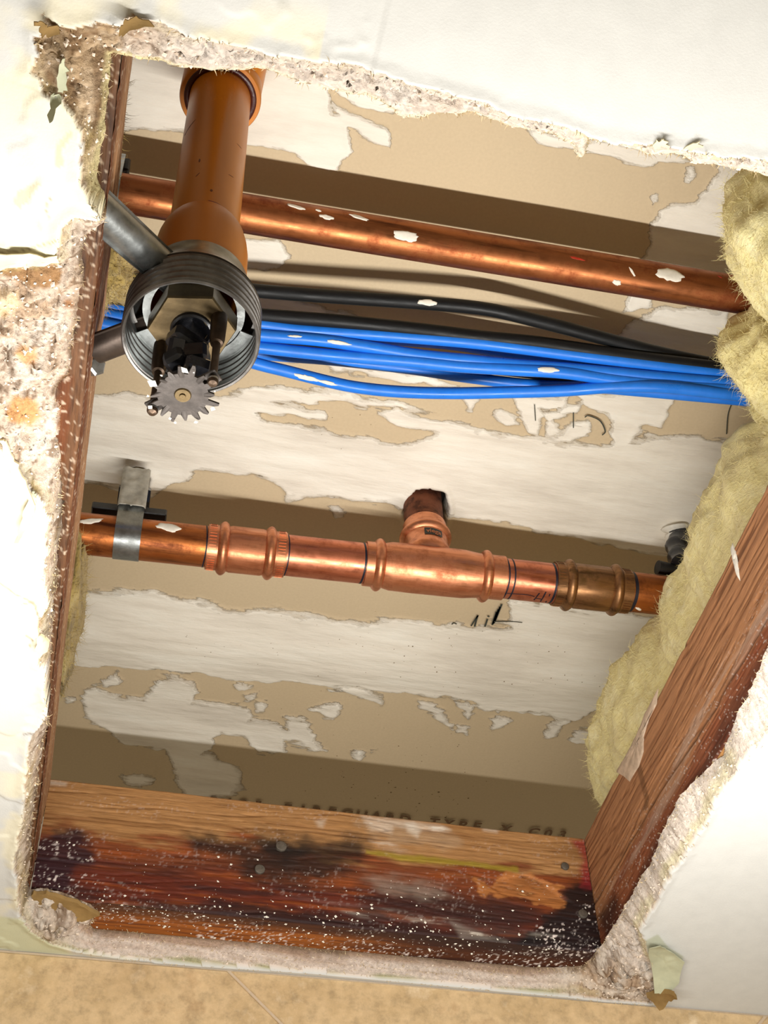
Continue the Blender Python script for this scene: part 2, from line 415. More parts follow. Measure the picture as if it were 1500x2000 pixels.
#==STRUCTURE==
# --------------------------------------------------------------------------
# lower ceiling: gypsum board with the ragged opening
# --------------------------------------------------------------------------
A_PX = [(76,20),(96,44),(120,56),(160,52),(196,40),(228,48),(240,40),(256,24),(308,44),(340,60),(440,84),(523,105),(597,116),(707,131),(780,156),(864,182),(916,191),
        (1020,229),(1071,238),(1115,256),(1170,271),(1240,282),(1309,286),(1353,297),(1427,308),(1500,312),(1600,400),(1680,700),(1680,1000),(1610,1260),(1530,1400),
        (1482,1457),(1452,1487),(1422,1532),(1398,1562),(1377,1610),(1338,1670),(1299,1724),(1272,1781),(1250,1815),(1262,1850),(1285,1900),(1300,1940),(1270,1966),(1240,1962),(1180,1955),
        (1100,1943),(900,1925),(600,1898),(250,1875),(150,1858),(100,1845),(60,1820),(40,1796),(36,1760),(32,1720),(28,1680),(36,1640),(44,1580),(48,1520),(52,1480),
        (54,1465),(60,1440),(88,1412),(94,1380),(86,1350),(92,1311),(74,1299),(78,1248),(74,1224),(95,1188),(88,1170),(85,1125),(91,1086),(86,1044),(92,1020),(80,990),
        (72,969),(39,930),(18,905),(5,880),(-30,850),(-90,700),(-60,560),(0,521),(60,516),(112,511),(106,490),(116,472),(116,450),(122,440),(148,424),(188,434),(200,430),
        (180,395),(154,352),(156,310),(164,280),(148,240),(130,205),(112,182),(100,190),(85,180),(75,150),(58,142),(75,110),(70,72),(84,48)]
C_PX = [(222,104),(260,110),(300,118),(350,128),(420,133),(500,133),(560,150),(650,178),(720,184),(790,228),(817,232),(857,222),(927,222),(963,233),(1027,251),(1078,256),
        (1108,278),(1130,306),(1141,297),(1146,267),(1185,271),(1229,286),(1265,297),(1331,297),(1350,308),(1390,322),(1452,326),(1500,340),(1560,430),(1590,600),(1600,900),
        (1560,1150),(1500,1262),(1472,1326),(1440,1400),(1407,1478),(1380,1500),(1332,1550),(1290,1628),(1272,1682),(1218,1772),(1182,1832),(1165,1862),(1140,1886),
        (1040,1897),(940,1888),(820,1878),(720,1866),(560,1858),(360,1838),(182,1828),(172,1800),(196,1782),(180,1766),(130,1746),(90,1732),(60,1738),(54,1700),(62,1640),(66,1580),(78,1500),
        (86,1446),(99,1410),(97,1380),(100,1320),(103,1260),(106,1190),(111,1128),(118,1050),(121,990),(119,910),(118,850),(119,790),(117,747),(137,730),(143,700),(148,640),
        (155,580),(166,544),(162,490),(168,454),(186,445),(204,436),(206,400),(202,370),(192,340),(190,312),(206,260),(214,200),(216,150)]
A_P = np.array([at(u, v, -16)[:2] for u, v in A_PX]); C_P = np.array([at(u, v, 0)[:2] for u, v in C_PX])
def wall_y(x): return 820.5 - (x + 43) * .0165
A_P[:, 1] = np.minimum(A_P[:, 1], wall_y(A_P[:, 0]) - 1.6)
C_P[:, 1] = np.minimum(C_P[:, 1], wall_y(C_P[:, 0]) - 7.0)
def axis_vals(fine0, fine1, step, lo, hi):
    a = np.arange(fine0, fine1 + step / 2, step)
    l = fine0 - np.array([600, 400, 260, 160, 90, 45, 20, 8, 3.]); l = l[l > lo]
    h = fine1 + np.array([3, 8, 20, 45, 90, 160, 260, 400, 600.]); h = h[h < hi]
    return np.concatenate([[lo], l, a, h, [hi]])
xs = axis_vals(-98, 420, 1.1, -900, 1100); ys = axis_vals(196, 800, 1.1, -500, 801); ys = np.concatenate([ys[:-1], np.arange(800.6, 812.6, .45), [813.5]])
Xg, Yg = np.meshgrid(xs, ys, indexing='ij')
ys_last = (Yg >= 812) ; Yg = np.where(Yg > 813, wall_y(Xg) + .6, np.where(Yg > 800, 800 + (Yg - 800) * (wall_y(Xg) - 1 - 800) / 12.2, Yg))
jx = (fbm(Xg, Yg, 9, 4, 1) - .5) * 7 + (fbm(Xg, Yg, 2.4, 2, 5) - .5) * 2.2; jy = (fbm(Xg, Yg, 9, 4, 2) - .5) * 6 + (fbm(Xg, Yg, 2.4, 2, 6) - .5) * 2.0
soft = ss(wall_y(Xg) - Yg, 2, 25)
rim_ok = 1.0
sA = psdf(Xg + jx * .55 * soft, Yg + jy * .55 * soft, A_P)
sC = psdf(Xg + jx * .5 * soft, Yg + jy * .5 * soft, C_P)
sA0 = np.maximum(sA, .0)
core = sA > 0
wdt = np.clip(sA0 + np.maximum(-sC, 0), 2.5, 17)
t = np.clip(-sC / wdt, 0, 1)
rough_ = (fbm(Xg, Yg, 7, 5, 9) - .5) * 8 + (ridge(Xg, Yg, 16, 4, 3) - .5) * 2.5 + ss(ridge(Xg, Yg, 11, 5, 53), .8, .96) * 3.0
Zg = np.where(core, -15.0 * t ** .75 + rough_ * ss(sA, 0, 5) * (.35 + .65 * ss(-sC, 0, 6)) * ss(wdt, 3, 10), -16.0)
# paint: soft waviness, blistered layers next to the break on the left
lay = ss(fbm(Xg, Yg, 30, 4, 21), .5, .54) * ss(-sA, 60, 5) * (Xg < 60)
Zg = np.where(core, np.minimum(Zg, -.2), Zg + lay * .8 + (fbm(Xg, Yg, 60, 3, 31) - .5) * 1.2 * ss(-sA, 40, 2) - ss(-sA, 6, 0) * 1.0)
U2 = pxof(np.stack([Xg, Yg, Zg], -1)); U_, V_ = U2[..., 0], U2[..., 1]
paint = lin(202, 202, 198)
C = np.ones(Xg.shape + (3,)) * paint
warm = ss(V_, 600, 200) * 0
crm = lin(222, 214, 186)
near = ss(-sA, 26, 2)
C = mixc(C, crm, near * ss(fbm(Xg, Yg, 18, 4, 41), .35, .6) * .8 * (Xg < 40))
C = mixc(C, crm, ss(psdf(U_, V_, [(-5,860),(30,920),(80,1000),(92,1180),(70,1190),(-5,1145)]), -6, 6) * .75)
C = mixc(C, lin(226, 220, 184), ss(psdf(U_, V_, [(-10,432),(60,420),(120,440),(112,508),(-10,520)]), -3, 3) * .7)
C = mixc(C, lin(206, 188, 152), ss(psdf(U_, V_, [(-10,500),(70,508),(112,505),(70,498),(-10,488)]), -3, 3) * .6)
for pl in ([(105,320),(112,280),(142,250),(146,258),(122,290),(124,322),(112,332)], [(22,398),(32,372),(82,354),(60,388),(40,410)], [(48,985),(62,960),(70,990),(56,1020)]):
    C = mixc(C, lin(206, 190, 162), ss(psdf(U_, V_, pl) + (fbm(Xg, Yg, 5, 3, 4) - .5) * 8, -1.5, 1.5) * .9)
C = mixc(C, lin(196, 196, 162), ss(psdf(U_, V_, [(-10,1788),(40,1795),(110,1845),(140,1864),(60,1862),(-10,1852)]), -4, 4) * .9)
C = mixc(C, lin(176, 178, 156), ss(psdf(U_, V_, [(1255,1840),(1285,1825),(1305,1850),(1335,1868),(1322,1905),(1300,1925),(1275,1930)]), -2, 2) * .85)
# hairline cracks in the paint on the left
for ln in ([(0,1138),(30,1160),(64,1176),(80,1215)], [(68,1178),(74,1200),(82,1228)], [(40,1180),(66,1176)], [(50,1240),(64,1250),(58,1262)], [(45,1434),(60,1432),(72,1438)], [(95,425),(88,405),(100,385)], [(0,493),(40,490),(110,470)]):
    for a, b in zip(ln[:-1], ln[1:]):
        C = mixc(C, lin(120, 100, 76), ss(psdf(U_, V_, [a, b, (b[0] + .1, b[1] + 1.2), (a[0] + .1, a[1] + 1.2)]), -2.6, .4) * .65)
YZ = Yg + Zg * 1.3
gyp = lin(198, 180, 162)
cg = np.ones(C.shape) * gyp
cg = mixc(cg, lin(206, 194, 180), ss(fbm(Xg, YZ, 14, 4, 51), .5, .7))
cg = mixc(cg, lin(178, 150, 122), ss(fbm(Xg, YZ, 9, 5, 52), .52, .72) * .8)
cg = mixc(cg, lin(104, 78, 54), ss(ridge(Xg, YZ, 11, 5, 53), .84, .95) * .75)
cg = mixc(cg, lin(110, 84, 60), ss(ridge(Xg, YZ, 4.5, 4, 55), .9, .98) * .5)
tl = ss(psdf(U_, V_, [(50,-10),(230,20),(240,100),(225,420),(185,420),(150,260),(110,190),(50,200)]), -12, 12)
cg = mixc(cg, lin(186, 160, 124), tl * .65); cg = mixc(cg, lin(116, 88, 60), tl * ss(fbm(Xg, YZ, 6, 5, 54), .5, .68) * .85)
cg = mixc(cg, lin(120, 94, 68), ss(psdf(U_, V_, [(180,100),(225,95),(222,300),(205,420),(180,410),(188,250)]), -10, 8) * .75)
for pl, cc, k in (([(30,690),(45,672),(70,680),(74,705),(55,716),(40,700)], lin(200, 154, 106), .9), ([(12,800),(30,772),(70,780),(78,815),(60,832),(30,826),(14,822)], lin(196, 146, 96), .95),
               ([(-10,522),(112,514),(122,530),(110,560),(60,562),(30,545),(-10,535)], lin(150, 112, 72), .9), ([(-10,560),(40,570),(36,610),(-10,620)], lin(228, 200, 160), .7),
               ([(122,585),(140,582),(150,600),(138,606),(126,600)], lin(150, 104, 66), .9), ([(50,935),(75,950),(84,985),(70,970)], lin(110, 84, 54), .9),
               ([(116,735),(150,720),(140,800),(120,860),(112,820)], lin(130, 72, 20), .85)):
    cg = mixc(cg, cc, ss(psdf(U_, V_, pl) + (fbm(Xg, YZ, 3, 4, 7) - .5) * 14, -5, 5) * k)
# yellowed paper liner along the break on the right and the top
yl = ss(sA, 0, 1.2) * ss(sA, 4.2, 2.4)
cg = mixc(cg, lin(198, 188, 118), yl * ss(fbm(Xg, YZ, 22, 3, 61), .3, .5) * (.8 * (Xg > 140) * (Yg < 780) + .2))
cg = mixc(cg, lin(232, 220, 204), ss(sA, 4, 5) * ss(sA, 9, 7) * .4 * (Xg > 140))
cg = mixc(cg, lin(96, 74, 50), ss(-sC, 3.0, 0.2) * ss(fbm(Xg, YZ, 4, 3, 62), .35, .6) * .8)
cg = mixc(cg, lin(225, 212, 160), ss(-sC, 3.5, .5) * (Yg < 300) * .8)
wh = np.maximum(ss(Yg, 330, 290) * ss(Xg, -25, 0), ss(Xg, 180, 240) * ss(Yg, 790, 770)); cg = mixc(cg, lin(222, 212, 202), wh * .55)
bot = ss(Yg, 786, 796) * ss(-Xg - 4, 14, -14) * ss(Xg, 325, 300)   # thin cut edge along the tiled wall shows its layers
zl_ = Zg + (fbm(Xg, YZ, (30, 6), 4, 66) - .5) * 6
cb = np.ones(C.shape) * lin(176, 150, 130)
cb = mixc(cb, lin(216, 200, 186), ss(zl_, -4.5, -7) ); cb = mixc(cb, lin(188, 166, 148), ss(np.abs(zl_ + 9.5), 1.4, .6) * .6)
cb = mixc(cb, lin(150, 150, 100), ss(zl_, -13, -15) * ss(fbm(Xg, Yg * 0, 40, 3, 67), .35, .55) * .8)
cb = mixc(cb, lin(96, 76, 52), ss(zl_, -2.5, -.5) * .7)
cg = cg * (1 - bot[..., None]) + cb * bot[..., None]
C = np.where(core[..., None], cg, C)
# move the inner rim of the mesh onto the outline
gx, gy = np.gradient(sC); gx = gx / np.gradient(xs)[:, None]; gy = gy / np.gradient(Yg, axis=1); gl = np.maximum(np.hypot(gx, gy), 1e-3)
mv = np.where((sC > 0) & (sC < 1.7), sC, 0)
P = np.stack([Xg - gx / gl * mv, Yg - gy / gl * mv, np.where(sC > -.05, np.minimum(Zg, 0), Zg)], -1)
ins = sC > 0
keep = ~(ins[:-1, :-1] & ins[1:, :-1] & ins[1:, 1:] & ins[:-1, 1:])
ceil = mkgrid('ceiling', P, M['ceiling'], keep=keep & ~((core[:-1, :-1] & core[1:, 1:])), cols=C, origin=np.array([150., 500., -16.]),
              label='white painted gypsum board ceiling around the ragged opening', kind='structure')
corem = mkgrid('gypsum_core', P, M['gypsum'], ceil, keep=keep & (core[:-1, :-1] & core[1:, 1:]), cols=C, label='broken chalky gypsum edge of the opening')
# crumbs of gypsum sticking to the break
ii = np.argwhere(core & (sC < -.5) & (np.abs(Xg - 160) < 320)); sel = ii[RNG.randint(0, len(ii), 2600)]
pts = P[sel[:, 0], sel[:, 1]] - np.array([0, 0, .2])
bV, bF = bits(pts, np.tile([[0, 0, -1.]], (len(pts), 1)) + RNG.randn(len(pts), 3) * .3, 1.15, 3)
M['crumb'] = plain_mat('gypsum_crumbs', lin(226, 210, 192), .95, 0, .35, 300, .5, spec=.05)
mk('gypsum_crumbs', bV, bF, M['crumb'], ceil, smooth=False, kind='stuff')
# frayed paper fibres on the rim
ii = np.argwhere((np.abs(sA - .6) < 1.0) & (np.abs(Xg - 160) < 300)); sel = ii[RNG.randint(0, len(ii), 2200)]
pts = P[sel[:, 0], sel[:, 1]]
ii = np.argwhere((np.abs(sC + .8) < 1.0) & (np.abs(Xg - 160) < 300)); s2 = ii[RNG.randint(0, len(ii), 2600)]
nn = np.vstack([np.tile([[0, 0, -1.]], (len(pts), 1)), np.stack([gx[s2[:, 0], s2[:, 1]], gy[s2[:, 0], s2[:, 1]], -.6 + 0 * gx[s2[:, 0], s2[:, 1]]], 1)])
pts = np.vstack([pts, P[s2[:, 0], s2[:, 1]]])
hV, hF = hairs(pts, nn, 2.6, .45, 5, 2, .7)
M['paper_fibre'] = plain_mat('paper_fibre', lin(205, 184, 146), .9, 0, .3, 300, .1, spec=.05)
mk('paper_fibres', hV, hF, M['paper_fibre'], ceil, smooth=False, kind='stuff')
# torn paper flaps and board scraps still hanging on
def flap(name, px, z0, lift, mat, label, seed, thick=.7):
    """px outline on the ceiling, curls down away from its first edge"""
    Pm = np.array([at(u, v, z0)[:2] for u, v in px]); c = Pm.mean(0); n = len(Pm); V = []; Fc = []
    hinge = (Pm[0] + Pm[1]) / 2; far = np.max(np.linalg.norm(Pm - hinge, axis=1)); rings = 6
    rs = np.random.RandomState(seed)
    sub = []
    for i in range(n):
        for k in range(4): sub.append(Pm[i] * (1 - k / 4) + Pm[(i + 1) % n] * k / 4 + rs.randn(2) * .5)
    sub = np.array(sub); m_ = len(sub)
    for side in (0, 1):
        for r in range(rings + 1):
            for p in sub:
                q = c + (p - c) * (r / rings); d = np.linalg.norm(q - hinge) / far
                V.append([q[0], q[1], z0 - lift * d * d - (thick if side == 0 else 0) + (vnoise(q[0] / 5, q[1] / 5, seed) - .5) * 1.6])
    for side in (0, 1):
        o = side * (rings + 1) * m_
        for r in range(rings):
            for k in range(m_):
                f = (o + r * m_ + k, o + r * m_ + (k + 1) % m_, o + (r + 1) * m_ + (k + 1) % m_, o + (r + 1) * m_ + k)
                Fc.append(f if side else f[::-1])
    o = rings * m_; o2 = (rings + 1) * m_ + rings * m_
    for k in range(m_): Fc.append((o + k, o + (k + 1) % m_, o2 + (k + 1) % m_, o2 + k))
    return mk(name, V, Fc, mat, ceil, smooth='auto', label=label)
M['flap_green'] = plain_mat('grey_green_liner', lin(186, 188, 160), .8, 0, .2, 60, .3, spec=.1)
M['flap_cream'] = plain_mat('cream_liner', lin(226, 214, 178), .8, 0, .15, 60, .3, spec=.1)
M['flap_brown'] = plain_mat('brown_liner', lin(146, 118, 74), .85, 0, .3, 90, .4, spec=.1)
flap('paper_flap', [(1262,1838),(1275,1925),(1300,1926),(1322,1906),(1335,1868),(1306,1848),(1285,1822)], -16.5, 9, M['flap_green'], 'grey-green torn paper flap at the lower right corner', 1)
flap('paper_flap', [(72,962),(66,958),(50,985),(44,1010),(38,1040),(48,1030),(62,1012),(70,990)], -16, 7, M['flap_green'], 'small grey-green flap hanging on the left edge', 2)
flap('paper_flap', [(112,511),(112,500),(60,494),(-5,490),(-30,520),(0,520),(60,517)], -16.2, 5, M['flap_cream'], 'cream paper layer lifting over the exposed core on the left', 3)
flap('paper_flap', [(120,60),(112,52),(96,44),(84,30),(76,20),(84,46),(86,64),(100,68)], -16.5, 10, M['flap_brown'], 'brown curled scrap at the upper left corner', 4)
flap('paper_flap', [(112,178),(132,176),(134,130),(128,100),(118,120),(112,150)], -17, 4, M['flap_green'], 'pale green strip stuck in the upper left break', 5)
flap('paper_flap', [(102,182),(116,186),(110,214),(98,208)], -16.5, 8, M['flap_green'], None, 6)
flap('paper_flap', [(262,28),(300,46),(240,60),(236,50),(248,34)], -16.5, 5, M['flap_brown'], 'brown paper tab over the top edge', 7)
flap('paper_flap', [(62,1742),(90,1738),(130,1750),(170,1762),(196,1778),(160,1790),(110,1782),(74,1768)], -3, 2, M['flap_brown'], 'olive brown board scrap in the lower left corner', 8, 2.5)
flap('board_scrap', [(1262,1940),(1282,1934),(1310,1914),(1316,1922),(1306,1938),(1285,1954)], -19, 8, M['flap_brown'], 'brown splinter of board at the lower right corner', 9, 3.5)
flap('paper_flap', [(0,856),(12,858),(30,895),(50,925),(72,968),(66,966),(40,936),(14,905)], -15.5, 6, M['flap_cream'], None, 10, 1.2)
flap('paper_flap', [(70,1252),(80,1234),(98,1240),(94,1258),(82,1266)], -15.5, 6, M['flap_cream'], None, 11, 1.2)
flap('paper_flap', [(1345,297),(1335,286),(1362,272),(1372,284)], -16.2, 2, M['flap_cream'], None, 12)
flap('paper_flap', [(1275,283),(1285,288),(1306,282),(1298,270),(1282,270)], -16.2, 2, M['flap_cream'], None, 13)

# --------------------------------------------------------------------------
# upper gypsum board layer behind the pipes
# --------------------------------------------------------------------------
H = 290.
xs = axis_vals(-120, 500, 1.5, -900, 1100); ys = axis_vals(225, 985, 1.5, -500, 1100)
Xg, Yg = np.meshgrid(xs, ys, indexing='ij'); Zg = np.full(Xg.shape, H)
U2 = pxof(np.stack([Xg, Yg, Zg], -1)); U_, V_ = U2[..., 0], U2[..., 1]
MUD = [
 [(80,800),(165,775),(250,770),(330,780),(440,770),(520,775),(560,790),(640,800),(640,815),(560,812),(500,806),(520,825),(640,838),(690,850),(750,862),(800,868),(850,848),(780,830),(740,805),(770,795),(840,812),(930,838),(1000,848),(1100,862),(1200,868),(1260,850),(1330,850),(1420,862),(1420,1090),(1330,1088),(1180,1060),(1000,1025),(880,1005),(780,990),(640,965),(560,975),(540,940),(470,925),(380,915),(365,930),(330,950),(300,975),(200,945),(140,935),(80,920)],
 [(440,765),(520,752),(600,760),(700,770),(840,800),(880,812),(780,800),(690,790),(600,785),(500,785)],
 [(480,665),(600,680),(720,715),(850,738),(900,752),(800,748),(700,730),(600,705),(480,690)],
 [(60,1155),(170,1152),(300,1150),(330,1163),(400,1172),(430,1182),(560,1192),(640,1205),(720,1212),(780,1206),(860,1215),(990,1222),(1000,1172),(1080,1178),(1210,1195),(1330,1205),(1330,1420),(1180,1400),(1160,1385),(1120,1405),(1070,1390),(1020,1392),(960,1385),(900,1360),(820,1352),(760,1345),(700,1338),(560,1325),(470,1325),(420,1312),(300,1300),(220,1296),(60,1288)],
 [(165,1345),(190,1335),(220,1352),(240,1362),(280,1362),(300,1340),(312,1318),(350,1312),(375,1325),(388,1345),(375,1368),(420,1372),(450,1372),(480,1385),(488,1405),(520,1405),(560,1420),(556,1405),(590,1402),(612,1420),(618,1440),(640,1465),(615,1462),(590,1452),(555,1448),(560,1465),(535,1475),(500,1470),(480,1440),(460,1432),(430,1426),(416,1455),(400,1470),(470,1500),(480,1540),(400,1560),(360,1545),(340,1520),(345,1490),(325,1465),(240,1450),(205,1420),(170,1400),(160,1370)],
 [(210,1495),(230,1490),(260,1510),(300,1512),(302,1522),(270,1528),(235,1515)],
 [(130,1365),(150,1360),(148,1372),(132,1376)], [(200,1330),(230,1315),(236,1332),(205,1338)],
 [(455,1335),(480,1330),(490,1342),(470,1348)], [(475,1358),(510,1352),(500,1368),(478,1366)], [(500,1370),(522,1368),(518,1385),(498,1388)],
 [(605,1382),(660,1370),(668,1382),(650,1405),(635,1400)], [(560,1400),(590,1402),(580,1420)],
 [(640,1340),(690,1335),(720,1340),(745,1360),(745,1378),(728,1368),(700,1355),(660,1345)],
 [(818,1362),(835,1362),(860,1382),(880,1405),(880,1428),(868,1412),(845,1395),(820,1378)],
 [(890,1360),(915,1370),(925,1390),(915,1405),(905,1395)], [(893,1418),(912,1420),(910,1435),(890,1432)],
 [(960,1398),(975,1390),(1000,1405),(985,1420),(962,1422)], [(1060,1420),(1090,1400),(1110,1402),(1085,1430),(1062,1445)],
 [(1112,1430),(1130,1420),(1150,1428),(1146,1450),(1130,1458),(1112,1445)], [(688,1465),(705,1460),(716,1470),(702,1482),(690,1478)], [(722,1462),(735,1464),(730,1470)],
 [(150,60),(640,60),(640,185),(650,220),(690,225),(700,235),(680,255),(690,290),(660,335),(640,330),(600,325),(580,300),(560,295),(400,260),(250,250),(150,240)],
 [(640,190),(680,215),(720,230),(760,250),(768,292),(730,280),(700,260),(670,250)], [(650,170),(700,165),(760,190),(820,230),(760,220),(700,205)],
 [(1025,250),(1100,262),(1150,272),(1250,290),(1330,300),(1345,312),(1300,322),(1240,318),(1150,300),(1050,280)],
 [(1335,322),(1350,320),(1358,335),(1345,350),(1338,340)], [(1400,310),(1470,315),(1440,500),(1400,520),(1390,545),(1270,545),(1270,430),(1310,400),(1350,395),(1385,360)],
 [(1265,385),(1285,380),(1285,395),(1270,400)],
 [(1290,480),(1470,480),(1470,560),(1380,560),(1300,560)], [(1210,640),(1300,600),(1420,600),(1430,725),(1200,725)], [(1245,510),(1280,480),(1310,560),(1260,600),(1220,610)],
 [(470,462),(545,468),(572,500),(540,525),(470,515)], [(470,570),(560,580),(640,605),(700,620),(560,612),(470,605)],
 [(900,775),(935,770),(925,805),(915,802)], [(960,812),(985,800),(1000,815),(1010,830),(985,832)], [(1005,770),(1110,770),(1108,790),(1060,800),(1050,850),(1030,845),(1010,800)],
 [(1085,850),(1110,830),(1150,825),(1155,845),(1110,862),(1040,865)], [(1120,768),(1320,768),(1310,800),(1290,835),(1260,830),(1240,850),(1225,880),(1200,870),(1195,820),(1160,800)],
 [(1060,800),(1140,790),(1130,810),(1080,820),(1100,850),(1070,850)],
 [(640,990),(660,985),(672,1000),(655,1012)], [(960,1210),(1000,1205),(1100,1180),(1180,1190),(1150,1240),(1050,1240)], [(770,1205),(860,1215),(780,1225)],
]
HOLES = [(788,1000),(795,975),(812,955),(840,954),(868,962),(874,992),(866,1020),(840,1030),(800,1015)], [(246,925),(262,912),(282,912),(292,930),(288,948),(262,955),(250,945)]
wx = (fbm(Xg, Yg, 12, 4, 71) - .5) * 18; wy = (fbm(Xg, Yg, 12, 4, 72) - .5) * 18
mud = np.full(Xg.shape, -200.)
vis = (U_ > -60) & (U_ < 1600) & (V_ > 20) & (V_ < 1720)
for pl in MUD:
    mud[vis] = np.maximum(mud[vis], psdf((U_ + wx)[vis], (V_ + wy)[vis], pl))
far_ = ~vis; mud[far_] = -30
# brush streaks (anisotropic) break the edges
mud += (fbm(Xg, Yg, (26, 3.5), 4, 73) - .5) * 14
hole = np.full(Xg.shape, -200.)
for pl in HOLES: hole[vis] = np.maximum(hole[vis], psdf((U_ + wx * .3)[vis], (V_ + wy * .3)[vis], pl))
mm_ = mud / 2.9
relief = ss(mm_, -1.2, 1.5) * (.5 + .8 * fbm(Xg, Yg, (40, 6), 5, 74)) + ss(mm_, -.5, 1) * ss(mm_, 5, 1) * .5
# the taped joint is a low hump
vj = V_ - (1236 + (U_ - 150) * .088)
hump = np.exp(-(vj / 62.) ** 2) * 7.5 * ss(mm_, -2, 2) + ss(vj, -60, -30) * 0
Zg = H - relief * 1.3 - hump + (fbm(Xg, Yg, 120, 3, 75) - .5) * 2
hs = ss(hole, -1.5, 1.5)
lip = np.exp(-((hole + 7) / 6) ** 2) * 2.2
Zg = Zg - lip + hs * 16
speck = np.zeros(Xg.shape)
for (cx, cy, rx, ry, k) in ((690,840,70,70,.9), (900,1280,420,90,.85), (640,1340,300,150,.5), (760,1560,260,80,1.2), (500,1250,300,90,.5), (800,1460,250,60,.7)):
    speck = np.maximum(speck, k * np.exp(-((U_ - cx) / rx) ** 2 - ((V_ - cy) / ry) ** 2))
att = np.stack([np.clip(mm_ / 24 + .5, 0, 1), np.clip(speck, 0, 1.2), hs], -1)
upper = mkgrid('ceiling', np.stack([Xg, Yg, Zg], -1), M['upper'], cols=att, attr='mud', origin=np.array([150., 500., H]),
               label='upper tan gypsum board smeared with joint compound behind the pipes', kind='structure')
# pencil marks and the faint factory print on the tan paper
def stroke(pts, wd, z, up=-1, n=24):
    """flat ribbon on a horizontal board, facing down"""
    p = spline([at(u, v, z) for u, v in pts], n); p[:, 2] = z; d = np.gradient(p, axis=0); nrm = np.stack([-d[:, 1], d[:, 0], 0 * d[:, 0]], 1); nrm /= np.linalg.norm(nrm, axis=1)[:, None] + 1e-9
    V = np.vstack([p - nrm * wd / 2, p + nrm * wd / 2]); k = len(p)
    return V, [(i, i + 1, k + i + 1, k + i) for i in range(k - 1)]
mkz = H - 1.9
pm = [stroke([(881,1221),(886,1217),(892,1219)], 1, H - 2.2), stroke([(920,1223),(928,1210),(934,1202)], 1.3, H - 2.4), stroke([(933,1202),(930,1212),(927,1224)], 1.5, H - 2.4),
      stroke([(953,1205),(955,1203)], 2, H - 2.6), stroke([(952,1209),(947,1224)], 1.5, H - 2.6)] + [stroke([(980 - k * 3.5, 1180 + k * 5.), (966 - k * 1.6, 1215 + k * 2)], 1.6, H - 2.6) for k in range(4)] \
   + [stroke([(965,1214),(1000,1214),(1020,1216)], .8, H - 2.8)] + [stroke([(1142,815),(1150,812),(1172,822),(1182,842),(1176,850)], 1., mkz), stroke([(1044,790),(1045,806),(1046,822)], .6, mkz), stroke([(1120,806),(1120,836)], .7, mkz), stroke([(1430,786),(1422,810),(1419,848)], .8, mkz),
      stroke([(1398,680),(1406,678),(1408,692)], .7, mkz)]
for V, Fc in pm: mk('pencil_mark', V, Fc, M['graphite'], upper, smooth=False)
def text_mesh(s, size, weight=0, font_space=1.0):
    cu = bpy.data.curves.new('lettering', 'FONT'); cu.body = s; cu.size = size; cu.offset = weight; cu.resolution_u = 3; cu.space_character = font_space
    o = bpy.data.objects.new('lettering', cu); COL.objects.link(o); dg = bpy.context.evaluated_depsgraph_get()
    me = bpy.data.meshes.new_from_object(o.evaluated_get(dg)); V = np.array([v.co[:] for v in me.vertices]); Fc = [tuple(p.vertices) for p in me.polygons]
    bpy.data.objects.remove(o); bpy.data.meshes.remove(me); bpy.data.curves.remove(cu); return V, Fc
# one string, letters in even pitch as an inkjet coder prints them
LINE = '5/8" FIREGUARD TYPE X C03'
p0 = at(563, 1574, H - 2.0); p1 = at(1100, 1626, H - 2.0); i0 = LINE.index('F'); i1 = len(LINE) - 1; pitch = (p1 - p0) / (i1 - i0)
ex = pitch / np.linalg.norm(pitch); ey = np.array([ex[1], -ex[0], 0]); prt = []
for i, ch in enumerate(LINE):
    if ch == ' ': continue
    V, Fc = text_mesh(ch, 15.5, .5); wch = V[:, 0].max() + V[:, 0].min(); top = 8.4
    b0 = p0 + pitch * (i - i0)
    prt.append((b0 + (V[:, :1] - wch / 2) * ex * .95 + (V[:, 1:2] - top) * ey, Fc))
Vt, Ft = join(*prt); Vt[:, 2] = H - 2.1
mk('printed_lettering', Vt, Ft, M['print'], upper, smooth=False, label='faint brown factory print')

# --------------------------------------------------------------------------
# tiled wall at the bottom of the picture
# --------------------------------------------------------------------------
wd = np.array([1, -.0165, 0]); wd /= np.linalg.norm(wd); wn = np.array([wd[1], -wd[0], 0])   # wn points at the camera (-y)
w0 = np.array([0., wall_y(0), 0]) 
if wn[1] > 0: wn = -wn
def wp(s, z, d=0): return w0 + wd * s + np.array([0, 0, z]) + wn * d
V = [wp(-900, -1500, -9), wp(1100, -1500, -9), wp(1100, H + 12, -9), wp(-900, H + 12, -9), wp(-900, -1500, -30), wp(1100, -1500, -30), wp(1100, H + 12, -30), wp(-900, H + 12, -30)]
V = [wp(a, b, c) for c in (-1.2, -30) for a, b in ((-900, -1500), (1100, -1500), (1100, -15.5), (-900, -15.5))]
wallb = mk('wall_back', V, [(0, 1, 2, 3), (7, 6, 5, 4), (3, 2, 6, 7), (1, 0, 4, 5), (0, 3, 7, 4), (1, 5, 6, 2)], M['grout'], smooth=False, kind='structure', label='travertine tiled wall under the opening', origin=np.array([150., 822., -16.]))
